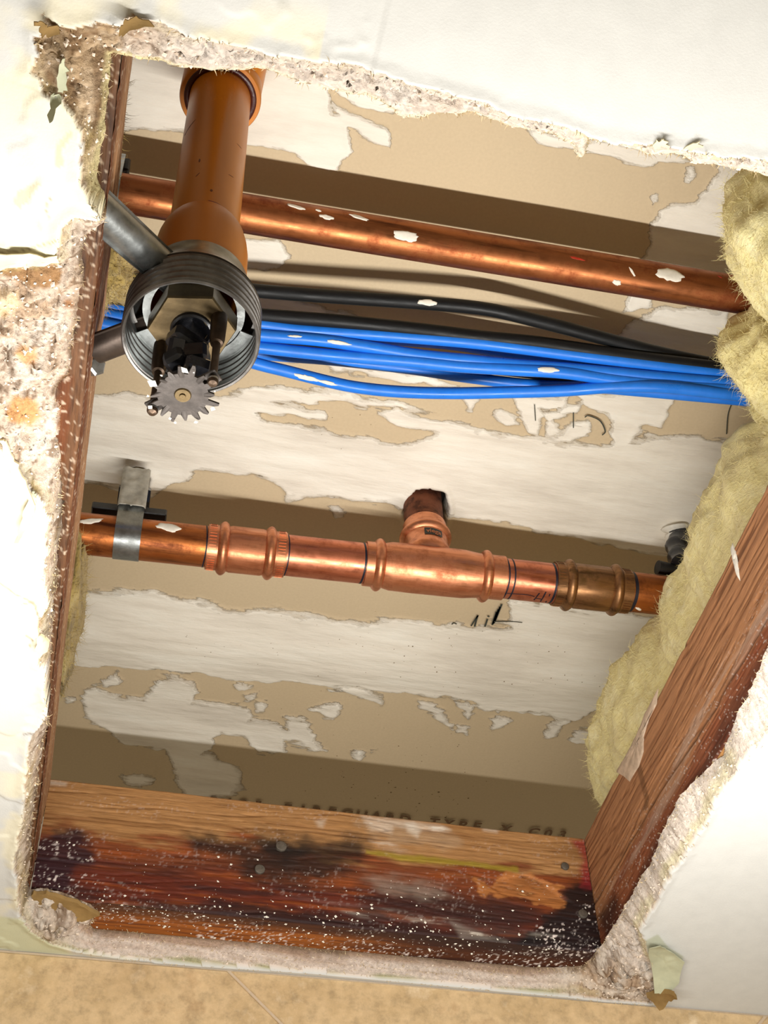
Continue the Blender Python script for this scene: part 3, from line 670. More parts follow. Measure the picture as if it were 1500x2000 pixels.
# diagonal tiles clipped to the strip under the ceiling
ja = at(450, 1898, 0); r0 = ray(450, 1900); 
def onwall(u, v):
    r = ray(u, v); k = (w0 @ wn) / (r @ wn) ; k = ((w0 - np.array([0, 0, CAMZ])) @ wn) / (r @ wn); q = r * k + np.array([0, 0, CAMZ]); return np.array([(q - w0) @ wd, q[2]])
q0 = onwall(452, 1900); q1 = onwall(552, 2000)
jd = (q1 - q0) / np.linalg.norm(q1 - q0); jn = np.array([-jd[1], jd[0]])
def clip(poly, f):
    out = []
    for i in range(len(poly)):
        a = poly[i]; b = poly[(i + 1) % len(poly)]; fa, fb = f(a), f(b)
        if fa >= 0: out.append(a)
        if (fa >= 0) != (fb >= 0): out.append(a + (b - a) * fa / (fa - fb))
    return out
TS = 457.; g = 1.0
for i in range(-3, 4):
    for j in range(-3, 3):
        off = q0 + jd * (-200)
        poly = [off + jd * (TS * j + a) + jn * (TS * i + b) for a, b in ((g, g), (TS - g, g), (TS - g, TS - g), (g, TS - g))]
        for f in (lambda p: -17.2 - p[1], lambda p: p[1] + 420, lambda p: p[0] + 420, lambda p: 640 - p[0]):
            poly = clip(poly, f)
            if not poly: break
        if len(poly) < 3: continue
        pc = np.mean(poly, 0); pin = [p + (pc - p) / np.linalg.norm(pc - p) * 1.0 for p in poly]; n = len(poly)
        V = [wp(p[0], p[1], -4) for p in poly] + [wp(p[0], p[1], -.7) for p in poly] + [wp(p[0], p[1], 0) for p in pin]
        Fc = [tuple(2 * n + k for k in range(n))] + [(k, (k + 1) % n, n + (k + 1) % n, n + k) for k in range(n)] + [(n + k, n + (k + 1) % n, 2 * n + (k + 1) % n, 2 * n + k) for k in range(n)]
        mk('tile', V, Fc, M['travertine'], wallb, smooth=False)
#==WOOD==
# --------------------------------------------------------------------------
# timber
# --------------------------------------------------------------------------
def grain(a, b, seed):
    """a along the grain, b across: growth lines"""
    wob = fbm(a, b, (160, 30), 3, seed) * 26
    q = (b + wob) / 5.2 + fbm(a, b, (300, 4), 2, seed + 1) * 1.2
    l = np.abs((q % 1) - .5) * 2
    return ss(l, .72, 1.0), fbm(a, b, (70, 2.2), 4, seed + 2)
def timber_cols(P, along, seed, base, dark):
    a = P[..., along]; b = P[..., 2] + (P[..., 1 - along]) * .9
    l, f = grain(a, b, seed)
    C = np.ones(P.shape) * base
    C = mixc(C, dark, l * .75); C = mixc(C, np.asarray(dark) * 1.25, ss(f, .45, .75) * .5); C = mixc(C, np.minimum(np.asarray(base) * 1.3, 1), ss(f, .45, .25) * .35)
    return C
def gridp(o, e1, e2, n, m_):
    s = np.linspace(0, 1, n)[:, None, None]; t_ = np.linspace(0, 1, m_)[None, :, None]
    return np.asarray(o) + s * np.asarray(e1) + t_ * np.asarray(e2)
# blocking between the joists (2x4 on edge)
BY = 783.; BX0, BX1 = -29.6, 335.6
blk = thing('blocking_board', 'short horizontal wood board with dark water stains across the bottom of the opening', 'board', (150, 802, 0))
def blk_paint(P):
    C = timber_cols(P, 0, 3, lin(164, 120, 74), lin(108, 68, 32))
    uv = pxof(P); U, V = uv[..., 0], uv[..., 1]
    a = P[..., 0]; b = P[..., 2] - (P[..., 1] - BY)
    n1 = (fbm(a, b, (26, 7), 5, 81) - .5) * 70; n2 = (fbm(a, b, (60, 5), 4, 82) - .5) * 50
    low = ss(V - (1612 + (U - 80) * .09) + n1 * 1.1, -14, 16)
    C = mixc(C, lin(112, 50, 22), low * .9)
    deep = ss(V - (1668 + (U - 80) * .10) + n2, -25, 25)
    C = mixc(C, lin(88, 28, 14), deep * .85)
    C = mixc(C, lin(150, 74, 26), ss(fbm(a, b, (50, 4), 4, 83), .55, .7) * low * .6)
    C = mixc(C, lin(50, 22, 20), ss(fbm(a, b, (45, 5), 4, 84), .52, .7) * deep * .75)
    def bl(pl, c, k, s=14, am=40):
        nonlocal C
        C = mixc(C, c, ss(psdf(U, V, pl) + (fbm(a, b, (10, 5), 5, len(pl)) - .5) * am, -s, s) * k)
    bl([(60,1640),(110,1620),(150,1625),(185,1660),(190,1690),(150,1700),(130,1740),(60,1740)], lin(44, 20, 28), .92)
    bl([(360,1625),(430,1640),(500,1650),(600,1640),(720,1640),(700,1690),(600,1725),(480,1715),(460,1680),(380,1660)], lin(30, 20, 16), .85, 22)
    bl([(500,1625),(560,1640),(620,1660),(560,1690),(490,1650)], lin(24, 18, 16), .8, 20)
    bl([(430,1760),(640,1785),(1000,1832),(1170,1850),(1170,1868),(900,1850),(600,1812),(240,1778),(200,1762)], lin(34, 16, 16), .85, 8, 22)
    bl([(700,1740),(800,1735),(960,1750),(1080,1790),(1000,1830),(820,1810),(720,1780)], lin(46, 26, 24), .7, 22)
    bl([(1110,1730),(1160,1710),(1185,1790),(1182,1870),(1100,1850),(1020,1840),(1070,1790)], lin(18, 12, 14), .93, 16)
    bl([(1115,1640),(1146,1638),(1160,1700),(1158,1735),(1135,1730),(1135,1670)], lin(150, 38, 44), .75, 8, 20)
    # raw orange scar and the light growth band over it
    bl([(925,1715),(955,1728),(975,1712),(1025,1705),(1040,1700),(1060,1720),(1085,1735),(1120,1765),(1100,1770),(1000,1758),(950,1748)], lin(176, 112, 58), .88, 4, 50)
    bl([(715,1660),(780,1668),(900,1682),(1010,1696),(1010,1702),(900,1692),(780,1680),(715,1668)], lin(150, 132, 36), .75, 4, 12)
    bl([(700,1605),(850,1615),(900,1640),(880,1660),(760,1650)], lin(172, 146, 116), .5, 14)
    bl([(710,1710),(860,1730),(890,1755),(760,1745)], lin(150, 136, 122), .5, 16)
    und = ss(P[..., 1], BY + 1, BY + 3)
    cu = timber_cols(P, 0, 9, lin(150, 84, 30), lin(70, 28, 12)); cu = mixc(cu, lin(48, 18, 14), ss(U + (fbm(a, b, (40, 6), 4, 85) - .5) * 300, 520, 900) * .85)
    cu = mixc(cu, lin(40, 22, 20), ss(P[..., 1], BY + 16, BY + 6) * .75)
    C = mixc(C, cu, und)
    # efflorescence and plaster dust
    sp = ss(fbm(a, b, 1.4, 2, 86), .66, .76) * ss(fbm(a, b, (30, 12), 3, 87), .42, .62)
    dust = np.maximum.reduce([ss(psdf(U, V, [(60,1640),(180,1640),(200,1700),(140,1740),(60,1740)]), -20, 20), ss(V - (1770 + (U - 80) * .09), -12, 25), ss(psdf(U, V, [(1040,1760),(1180,1740),(1185,1880),(1000,1850)]), -30, 20), .18 * np.ones_like(U)])
    C = mixc(C, lin(226, 212, 204), sp * dust * .95)
    sm = ss(fbm(a, b, (20, 3), 5, 88), .55, .7)
    for pl, k in (([(705,1594),(770,1600),(860,1612),(880,1622),(830,1622),(770,1614),(765,1628),(725,1622)], 1.0), ([(792,1608),(808,1606),(822,1622),(815,1634),(796,1624)], 1.2), ([(940,1612),(975,1618),(970,1626),(945,1622)], 1.1), ([(98,1526),(130,1529),(128,1534),(100,1532)], 1.2), ([(616,1604),(636,1600),(630,1616),(622,1614)], 1.), ([(720,1640),(760,1645),(800,1665),(780,1668),(740,1655)], .5), ([(560,1745),(1100,1830),(1000,1830),(700,1790)], .25), ([(880,1800),(960,1830),(990,1838),(900,1830)], .7)):
        C = mixc(C, lin(222, 212, 196), ss(psdf(U, V, pl), -6, 6) * np.clip(sm + k * .4, 0, 1) * k)
    return C
Pf = gridp((BX0, BY, 0), (BX1 - BX0, 0, 0), (0, 0, 89), 460, 112)
sc_ = ss(psdf(*np.moveaxis(pxof(Pf), -1, 0), [(925,1715),(955,1728),(975,1712),(1025,1705),(1060,1720),(1120,1765),(1000,1758)]), -3, 6)
l_, f_ = grain(Pf[..., 0], Pf[..., 2] * 1.0 + .9 * BY, 3)
Pf[..., 1] += l_ * .7 + sc_ * 1.5 + (fbm(Pf[..., 0], Pf[..., 2], 30, 4, 91) - .5) * 1.6
Pf[..., 2] += 1.5 * ss(Pf[..., 2], 86, 89) * 0
cf = blk_paint(Pf)
Pf[:, 0, 1] += 1.0; Pf[:, -1, 1] += 1.2; Pf[:, -1, 2] -= .3
mkgrid('board_face', Pf, M['wood'], blk, cols=cf, label='stained front face')
Pu = gridp((BX0, BY + 1.0, 0), (BX1 - BX0, 0, 0), (0, 37, 0), 400, 42); cu = blk_paint(Pu); Pu[..., 2] += (fbm(Pu[..., 0], Pu[..., 1], (40, 8), 4, 92) - .5) * 1.2 * ss(Pu[..., 1], BY + 1, BY + 4)
mkgrid('board_underside', Pu, M['wood'], blk, cols=cu, flip=True, label='dark orange-brown underside')
M['wood_plain'] = plain_mat('rough_sawn_softwood', lin(166, 120, 72), .8, 0, .3, 60, .4, (1, 12, 12), spec=.2)
V, Fc = box((153, BY + 20, 44.6), (365, 36, 88), None, .6)
mk('board_body', V, Fc, M['wood_plain'], blk, smooth=False)
def on_blk(u, v): p = ony(u, v, BY); return p
for (u, v, r) in ((549, 1654, 3.6), (507, 1699, 3.3), (1103, 1693, 2.8), (1138, 1786, 3.2)):
    c = on_blk(u, v); c[1] = BY
    V, Fc = lathe([(1.5, 0.01), (1.5, r * .8), (1.2, r), (-1, r), (-1, .01)], c, (0.05, -1, 0), 18)
    mk('nail', V, Fc, M['nail'], blk, smooth='auto')
# white specks of dust stuck on the face and the underside
n = 900; uu = RNG.rand(n) * 1110 + 65; k = RNG.rand(n); vv = np.where(k < .86, 1770 + (uu - 80) * .093 + RNG.randn(n) * 22, 1640 + (uu - 80) * .09 + RNG.rand(n) * 110)
pts = []; nn = []
for u, v in zip(uu, vv):
    p = ony(u, v, BY - .3)
    if p[2] > 0.5 and p[2] < 88: pts.append(p); nn.append((0, -1, 0))
    else:
        p = at(u, v, -.3)
        if BY < p[1] < 815: pts.append(p); nn.append((0, 0, -1))
bV, bF = bits(np.array(pts), np.array(nn, float), .95, 8, .5)
mk('plaster_specks', bV, bF, M['mud'], blk, smooth=False, kind='stuff')

# right joist
JX = 336.
rj = thing('ceiling_joist', 'reddish-brown joist slanting up the right side beside the yellow insulation', 'joist', (355, 500, 0))
def rj_paint(P):
    C = timber_cols(P, 1, 13, lin(172, 122, 84), lin(108, 66, 40))
    uv = pxof(P); U, V = uv[..., 0], uv[..., 1]; a = P[..., 1]; b = P[..., 2]
    n1 = (fbm(a, b, (50, 12), 5, 101) - .5)
    C = mixc(C, lin(120, 56, 34), ss(b + n1 * 26, 34, 16) * .75)
    C = mixc(C, lin(60, 26, 22), ss(b + n1 * 20, 14, 3) * .7)
    C = mixc(C, lin(176, 150, 132), ss(np.abs(b - 30 + (fbm(a, b, (90, 20), 3, 102) - .5) * 26), 7, 2) * ss(fbm(a, b, (40, 3), 4, 103), .4, .6) * .55)
    C = mixc(C, lin(40, 20, 20), ss(psdf(U, V, [(1165,1790),(1200,1740),(1215,1770),(1185,1850)]), -8, 12) * .8)
    C = mixc(C, lin(92, 58, 30), ss(np.abs(psdf(U, V, [(1246,1496),(1262,1560),(1260,1580),(1263,1578),(1265,1560),(1250,1496)])), 5, 1) * .6)
    sp = ss(fbm(a, b, 1.3, 2, 104), .74, .82) * ss(b, 60, 10); C = mixc(C, lin(214, 200, 190), sp * .7)
    return C
Pj = gridp((JX, 240, 0), (0, 548, 0), (0, 0, 89), 620, 100); l_, f_ = grain(Pj[..., 1], Pj[..., 2] + .9 * JX, 13)
crack = ss(np.abs(Pj[..., 2] - 30 - (Pj[..., 1] - 640) * .05 - (fbm(Pj[..., 1], Pj[..., 2] * 0, 60, 3, 17) - .5) * 12), 1.6, 0)
cj = rj_paint(Pj); cj = mixc(cj, lin(60, 34, 20), crack * .8)
Pj[..., 0] += l_ * .7 + crack * 1.5 + (fbm(Pj[..., 1], Pj[..., 2], 40, 4, 105) - .5) * 1.5; Pj[:, -1, 0] += 1.2; Pj[:, 0, 0] += 1
mkgrid('joist_face', Pj, M['wood_y'], rj, cols=cj, label='grained side face with white plaster smears', flip=False)
V, Fc = box((JX + 20, 460, 44.6), (36, 720, 88), None, .8)
mk('joist_body', V, Fc, M['wood_plain'], rj, smooth=False)
# left joist
lj = thing('ceiling_joist', 'dark brown joist along the left side half hidden by broken gypsum', 'joist', (-49, 500, 0))
def lj_paint(P):
    C = timber_cols(P, 1, 23, lin(158, 118, 84), lin(84, 52, 32)); a = P[..., 1]; b = P[..., 2]; uv = pxof(P); U, V = uv[..., 0], uv[..., 1]
    C = mixc(C, lin(92, 46, 22), ss(b + (fbm(a, b, (30, 8), 5, 111) - .5) * 30, 45, 22) * .85)
    C = mixc(C, lin(150, 84, 22), ss(psdf(U, V, [(117,745),(140,730),(135,900),(118,960)]), -12, 8) * .3)
    sp = ss(fbm(a, b, 1.3, 3, 112), .66, .76); C = mixc(C, lin(214, 196, 172), sp * .45)
    return C
Pl = gridp((-30, 180, -.5), (0, 606, 0), (0, 0, 89.5), 640, 90); l_, f_ = grain(Pl[..., 1], Pl[..., 2] - .9 * 30, 23)
cl = lj_paint(Pl); Pl[..., 0] -= l_ * .7; Pl[..., 0] += (fbm(Pl[..., 1], Pl[..., 2], (60, 10), 5, 113) - .5) * 2.2 + ss(Pl[..., 2], 40, 5) * (fbm(Pl[..., 1], Pl[..., 2], 9, 4, 114) - .4) * 1.6
mkgrid('joist_face', Pl, M['wood_y'], lj, cols=cl, flip=True, label='weathered brown side face')
Pq = gridp((-68, 180, 0), (38, 0, 0), (0, 606, 0), 44, 520)
cq = timber_cols(Pq, 1, 27, lin(96, 64, 40), lin(46, 28, 18)); uvq = pxof(Pq)
cq = mixc(cq, lin(92, 46, 14), ss(psdf(uvq[..., 0], uvq[..., 1], [(110,740),(142,735),(136,800),(128,900),(112,900)]) + (fbm(Pq[..., 0], Pq[..., 1], 6, 4, 6) - .5) * 16, -6, 6) * .85)
cq = mixc(cq, lin(214, 196, 172), ss(fbm(Pq[..., 0], Pq[..., 1], 1.5, 3, 115), .66, .76) * .5)
Pq[..., 2] += (fbm(Pq[..., 0], Pq[..., 1], (6, 22), 5, 116) - .5) * 4 - .5; Pq[-1, :, 2] += 1
mkgrid('joist_underside', Pq, M['wood_y'], lj, cols=cq, flip=False, label='dark stained underside with orange drips')
V, Fc = box((-50, 460, 46.4), (36, 720, 84), None, .8)
mk('joist_body', V, Fc, M['wood_plain'], lj, smooth=False)
# smear of caulk film on the right joist, plus plaster chips
def face_blob(px, X, mat, parent, th=.8, name='plaster_smear', label=None, seed=1):
    Pm = np.array([onx(u, v, X) for u, v in px]); c = Pm.mean(0); sub = []; rs = np.random.RandomState(seed)
    for i in range(len(Pm)):
        for k in range(4): sub.append(Pm[i] * (1 - k / 4) + Pm[(i + 1) % len(Pm)] * k / 4)
    V = []; n = len(sub)
    for r, h in ((0, .9), (.35, 1), (.7, .8), (.92, .5), (1, 0)):
        for p in sub: q = c + (p - c) * r; V.append([X - th * h * (.7 + .6 * rs.rand()) , q[1], q[2]])
    Fc = [(r * n + k, r * n + (k + 1) % n, (r + 1) * n + (k + 1) % n, (r + 1) * n + k) for r in range(4) for k in range(n)]
    return mk(name, V, Fc, mat, parent, label=label)
M['film'] = plain_mat('thin_plaster_film', lin(204, 180, 156), .5, 0, .35, 160, .6, (3, 1, 1))
face_blob([(1286,1344),(1283,1375),(1268,1405),(1258,1440),(1258,1468),(1248,1498),(1230,1528),(1218,1516),(1204,1508),(1222,1478),(1244,1436),(1262,1390)], JX, M['film'], rj, 1.4, label='translucent plaster film', seed=3)
face_blob([(1431,1060),(1438,1078),(1442,1100),(1446,1135),(1440,1125),(1432,1092),(1428,1070)], JX, M['mud'], rj, 1.2, 'plaster_chip', seed=4)
if 0: face_blob([(1344,1244),(1352,1242),(1358,1252),(1352,1262),(1344,1256)], JX, M['mud'], rj, .8, 'plaster_chip', seed=5)
if 0: face_blob([(1385,1152),(1394,1152),(1394,1164),(1384,1166)], JX, M['mud'], rj, .8, 'plaster_chip', seed=6)
#==WOOL==
# --------------------------------------------------------------------------
# mineral wool
# --------------------------------------------------------------------------
def wool(name, label, left, xr, z0, z1, mat, seed, side=-1, nh=5000, zmid=None, rag=7., origin=None, hairlen=8.):
    """left: px outline of the free side, read at mid height; the batt runs along y and closes at both ends"""
    zm = zmid if zmid is not None else (z0 + z1) / 2
    E = np.array([at(u, v, zm)[:2] for u, v in left]); E = E[np.argsort(E[:, 1])]
    y0, y1 = E[0, 1], E[-1, 1]; n = max(40, int((y1 - y0) / 2.0)); m_ = 90
    yy = np.linspace(y0, y1, n); xl = np.interp(yy, E[:, 1], E[:, 0])
    k = np.ones(7) / 7; xl = np.convolve(np.pad(xl, 3, 'edge'), k, 'valid')
    P = np.zeros((n, m_, 3)); hz = (z1 - z0) / 2; zc = (z0 + z1) / 2
    th = np.linspace(0, 2 * math.pi, m_)
    OL = np.array(sorted(left, key=lambda q: q[1]), float)
    for it in range(6):
        th0 = np.linspace(math.pi * .5, math.pi * 1.5, 40); hz_ = (z1 - z0) / 2
        X0 = (xr + xl[:, None]) / 2 + (xr - xl[:, None]) / 2 * np.sign(np.cos(th0)) * np.abs(np.cos(th0)) ** .9
        Q = np.stack([X0, yy[:, None] + 0 * X0, (z0 + z1) / 2 + hz_ * np.sign(np.sin(th0)) * np.abs(np.sin(th0)) ** .9 + 0 * X0], -1)
        e_ = pxof(Q); dl = (e_[..., 0] - np.interp(e_[..., 1], OL[:, 1], OL[:, 0])).min(1)
        xl = np.minimum(xl - .8 * np.clip(dl, -90, 90) / 3.0, xr - 12)
    xl = np.convolve(np.pad(xl, 3, 'edge'), k, 'valid')
    for i in range(n):
        f = min(1, (i + .02) / n * 9, (n - 1 - i + .02) / n * 9) ; f = max(f, .0) ** .5
        hw = (xr - xl[i]) * side / -2
        xc = (xr + xl[i]) / 2
        e = .9
        cx = np.sign(np.cos(th)) * np.abs(np.cos(th)) ** e; cz = np.sign(np.sin(th)) * np.abs(np.sin(th)) ** e
        P[i, :, 0] = xc + hw * cx * (.35 + .65 * f); P[i, :, 1] = yy[i]; P[i, :, 2] = zc + hz * cz * (.25 + .75 * f) 
    s = np.arange(m_) / m_ * 260
    A_, B_ = np.meshgrid(yy, s, indexing='ij')
    w_ = np.abs(np.linspace(-1, 1, m_)) ** 6   # seam blend
    d = (fbm(A_, B_, 34, 5, seed) - .5) * 2.2 * rag + (fbm(A_, B_, (26, 7), 5, seed + 5) - .5) * rag * 1.3 + (ridge(A_, B_, (14, 40), 4, seed + 9) - .5) * rag * .25
    d0 = d[:, :1]; d = d * (1 - w_) + d0 * w_
    nx = np.gradient(P[..., 0], axis=1); nz = np.gradient(P[..., 2], axis=1); L = np.hypot(nx, nz) + 1e-6
    N = np.stack([nz / L, 0 * nx, -nx / L], -1)
    P = P + N * d[..., None]
    P[..., 2] = np.clip(P[..., 2], z0 - 1, z1 + 1)
    idx = np.arange(n * m_).reshape(n, m_)
    org = np.array([P[..., 0].mean(), P[..., 1].mean(), z0]) 
    root = mkgrid(name, P, mat, flip=True, origin=org, label=label, cat='insulation')
    vis_ = np.argwhere((N[..., 2] < .4)); sel = vis_[RNG.randint(0, len(vis_), nh)]
    hp = P[sel[:, 0], sel[:, 1]]; hn = N[sel[:, 0], sel[:, 1]]
    hV, hF = hairs(hp - hn * .5, hn * .7 + np.random.RandomState(seed).randn(nh, 3) * np.array([.3, .7, .3]), hairlen, .34, seed, 3, .55)
    mk('loose_fibres', hV, hF, mat, root, smooth=False, kind='stuff')
    return root
batt = wool('insulation_batt', 'long yellow mineral wool batt lying behind the slanting right joist', [(1490,822),(1450,850),(1425,880),(1405,925),(1375,975),(1356,1030),(1348,1070),(1318,1115),(1300,1150),(1298,1195),(1262,1222),(1225,1278),(1197,1312),(1172,1380),(1152,1440),(1146,1500),(1152,1545),(1170,1575)],
     430, 93, 222, M['wool'], 41, nh=15000, zmid=165)
wool('insulation_clump', 'pale yellow wool clump above the end of the upper copper pipe', [(1500,318),(1468,330),(1445,350),(1424,380),(1414,420),(1424,460),(1436,500),(1444,540),(1462,575),(1490,600)], 440, 112, 240, M['wool'], 43, nh=8000, zmid=180, rag=9)
wool('insulation_clump', 'yellow wool tuft between the upper copper pipe and the cables', [(1470,612),(1430,612),(1414,640),(1408,680),(1410,715),(1414,740),(1426,762),(1470,776)], 430, 150, 240, M['wool'], 45, nh=5000, zmid=195, rag=8)
wool('insulation_clump', 'wispy wool scrap just below where the blue cables end', [(1480,758),(1424,770),(1414,795),(1436,818),(1480,830)], 420, 170, 250, M['wool'], 47, nh=4000, zmid=205, rag=7, hairlen=9)
def clump(name, label, px, z, r3, mat, seed, nh=2500, rag=.35):
    """free lump: centre pixel at height z, radii (mm)"""
    c = at(px[0], px[1], z); n, m_ = 48, 72
    ph = np.linspace(.02, math.pi - .02, n)[:, None]; th = np.linspace(0, 2 * math.pi, m_)[None, :]
    D = np.stack([np.sin(ph) * np.cos(th), np.sin(ph) * np.sin(th), np.cos(ph) * np.ones_like(th)], -1)
    s = 1 + rag * (fbm(D[..., 0] * 2 + D[..., 2] * 1.3, D[..., 1] * 2 - D[..., 2], .7, 5, seed) - .5) * 2
    P = c + D * np.array(r3) * s[..., None]
    root = mkgrid(name, P, mat, flip=True, origin=c, label=label, cat='insulation')
    rs = np.random.RandomState(seed); sel = np.stack([rs.randint(0, n, nh), rs.randint(0, m_, nh)], 1)
    hV, hF = hairs(P[sel[:, 0], sel[:, 1]], D[sel[:, 0], sel[:, 1]], 8., .32, seed, 3, .6)
    mk('loose_fibres', hV, hF, mat, root, smooth=False, kind='stuff'); return root
clump('insulation_clump', 'brownish wool lump left of the cables beside the left joist', (190, 508), 185, (20, 32, 30), M['wool_dark'], 51, 4500)
clump('insulation_clump', 'small wool strip hanging beside the left joist under the lower pipe', (130, 1200), 190, (11, 74, 40), M['wool_dark'], 53, 3000, .25)
clump('insulation_clump', 'thin grey wool wisps at the upper left corner of the cavity', (212, 235), 180, (7, 60, 22), M['wool_dark'], 55, 1800, .3)
#==PIPES==
# --------------------------------------------------------------------------
# copper pipes
# --------------------------------------------------------------------------
def ring_prof(*segs): return [p for s in segs for p in s]
def splat(axis0, axis1, r, px, ra, rb, rot, mat, parent, seed, h=.7, name='plaster_splat'):
    """domed irregular patch of dried compound on a round pipe, at the pixel given"""
    axis0 = np.asarray(axis0, float); axis1 = np.asarray(axis1, float); L = np.linalg.norm(axis1 - axis0); u, v, a = basis(axis1 - axis0)
    T, TH = np.meshgrid(np.linspace(0, 1, 240), np.linspace(0, 2 * math.pi, 180), indexing='ij')
    D = u * np.cos(TH)[..., None] + v * np.sin(TH)[..., None]; Q = axis0 + (axis1 - axis0) * T[..., None] + D * r
    e = pxof(Q); view = Q - np.array([0, 0, CAMZ]); facing = (D * view).sum(-1) < 0
    err = np.where(facing, (e[..., 0] - px[0]) ** 2 + (e[..., 1] - px[1]) ** 2, 1e12); i = np.unravel_index(np.argmin(err), err.shape)
    t0 = T[i] * L; th0 = TH[i]; rs = np.random.RandomState(seed); n = 28; V = []; Fc = []
    rad = 1 + .35 * (fbm(np.cos(np.arange(n) / n * 6.283) * 2 + seed, np.sin(np.arange(n) / n * 6.283) * 2, 1., 3, seed) - .5) * 2 + rs.randn(n) * .04
    for k, (f, hh) in enumerate(((0, .8), (.4, 1), (.75, .9), (.95, .55), (1, -.1))):
        for j in range(n):
            al = 2 * math.pi * j / n; x = ra * rad[j] * f * math.cos(al); y = rb * rad[j] * f * math.sin(al)
            ta = x * math.cos(rot) - y * math.sin(rot); tb = x * math.sin(rot) + y * math.cos(rot); th = th0 + tb / r
            V.append(axis0 + a * (t0 + ta) + (r + h * hh) * (u * math.cos(th) + v * math.sin(th)))
    Fc = [(k * n + j, k * n + (j + 1) % n, (k + 1) * n + (j + 1) % n, (k + 1) * n + j) for k in range(4) for j in range(n)]
    return mk(name, V, Fc, mat, parent)
# lower run, 1 inch, press fittings
LA = np.array([-75., 685.5, 218.]); LB = np.array([455., 660., 218.]); LU = (LB - LA) / np.linalg.norm(LB - LA); PR = 14.3
def lt(u):
    """distance along the lower run for an image column"""
    t_ = np.linspace(0, 530, 2000); e = pxof(LA + LU * t_[:, None]); return float(np.interp(u, e[:, 0], t_))
def lp(t_): return LA + LU * t_
low = thing('copper_pipe', 'lower horizontal copper pipe with press couplings and a tee branch', 'pipe', tuple(lp(180)))
def seg_pipe(t0, t1, r, mat, label=None):
    V, Fc = lathe([(0, r - .6), (0, r), (t1 - t0, r), (t1 - t0, r - .6)], lp(t0), LU, 72); return mk('pipe_section', V, Fc, mat, low, smooth='auto', label=label)
seg_pipe(0, lt(412), PR, M['copper_old'], 'older brownish pipe section at the left')
seg_pipe(lt(545), lt(725), PR, M['copper_new'], 'bright new pipe section between coupling and tee')
seg_pipe(lt(965), lt(1090), PR, M['copper_new'], 'bright new pipe section right of the tee')
seg_pipe(lt(1215), 530, PR, M['copper_old'], 'older brownish pipe section at the right')
def bead(t0, wd, r0, r1, n=10): return [(t0 + wd * k / n, r0 + (r1 - r0) * math.sin(math.pi * k / n) ** .8) for k in range(n + 1)]
def coupling(t0, t1, k1, k2, mat, label, rb=16.1, re=15.6, rr=18.6):
    p = [(t0, 14.4), (t0, re)] + [(k1 - 4.2, re)] + bead(k1 - 3.6, 7.2, re, rr) + [(k1 + 5.5, rb)] + [(k2 - 5.5, rb)] + bead(k2 - 3.6, 7.2, re, rr) + [(k2 + 4.2, re), (t1, re), (t1, 14.4)]
    p = [(a - t0, b) for a, b in p]
    V, Fc = lathe(p, lp(t0), LU, 84)
    # press jaws leave soft flats between the beads
    u, v, a = basis(LU); rel = V - lp(t0); ax = rel @ a; ang = np.arctan2(rel @ v, rel @ u); rr_ = np.hypot(rel @ u, rel @ v)
    flat = np.cos(ang * 6) * .22 * ((rr_ > 15) & (rr_ < 17.5)); d = (u[None] * np.cos(ang)[:, None] + v[None] * np.sin(ang)[:, None])
    V = V + d * flat[:, None]
    c = mk('press_coupling', V, Fc, mat, low, smooth='auto', label=label)
    kn = []
    for e0, e1 in ((t0 + .4, k1 - 4.4), (k2 + 4.4, t1 - .4)):
        for k in range(44):
            th = 2 * math.pi * k / 44; dd = u * math.cos(th) + v * math.sin(th); tt = -u * math.sin(th) + v * math.cos(th)
            R = np.stack([a, tt, dd], 1); kn.append(box(lp((e0 + e1) / 2) + dd * (re + .1), (max(e1 - e0, 1.) * .8, .55, .5), R))
    mk('knurled_rim', *join(*kn), mat, c, smooth=False, kind='stuff'); return c
c1 = coupling(lt(404), lt(557), lt(435), lt(526), M['copper_press'], 'bright copper press coupling at the left')
c2 = coupling(lt(1080), lt(1227), lt(1108), lt(1198), M['copper_brown'], 'dark brown oxidised press coupling at the right')
# tee
t0, t1, k1, k2 = lt(712), lt(982), lt(738), lt(946); tc = lt(836)
p = [(t0, 14.4), (t0, 15.7), (k1 - 4, 15.7)] + bead(k1 - 3.6, 7.2, 15.7, 18.6) + [(k1 + 5.5, 16.2), (k1 + 9, 17.0), (tc - 12, 17.2), (tc + 12, 17.2), (k2 - 15, 17.0), (k2 - 7, 16.0)] + bead(k2 - 3.6, 7.2, 15.7, 18.6) + [(k2 + 4, 15.7), (t1, 15.7), (t1, 14.4)]
p = [(a - t0, b) for a, b in p]; V, Fc = lathe(p, lp(t0), LU, 96)
tee = mk('tee_fitting', V, Fc, M['copper_press'], low, smooth='auto', label='bright copper tee with upward branch')
BC = lp(tc); BU = np.array([0., .02, 1.]); BU /= np.linalg.norm(BU)
prof = [(4, 23.5), (9, 20.5), (13, 18.3), (16, 17.0), (19, 16.2), (26, 15.9), (28.5, 15.9)] + bead(29, 8, 15.9, 18.7) + [(38, 15.8), (45, 15.7), (45, 14.4)]
V, Fc = lathe(prof, BC, BU, 84)
rel = V - BC; w_ = ss(rel[:, 2], 16, 4); off = rel @ LU; perp = rel - off[:, None] * LU
side = np.array([LU[1], -LU[0], 0]); sc_ = perp @ side; V = V - side * (sc_ * w_ * .42)[:, None]
mk('tee_branch', V, Fc, M['copper_press'], tee, smooth='auto')
V, Fc = lathe([(40, 14.3), (120, 14.3)], BC, BU, 64); mk('riser_pipe', V, Fc, M['copper_riser'], low, label='dark scorched riser pipe going up through the board')
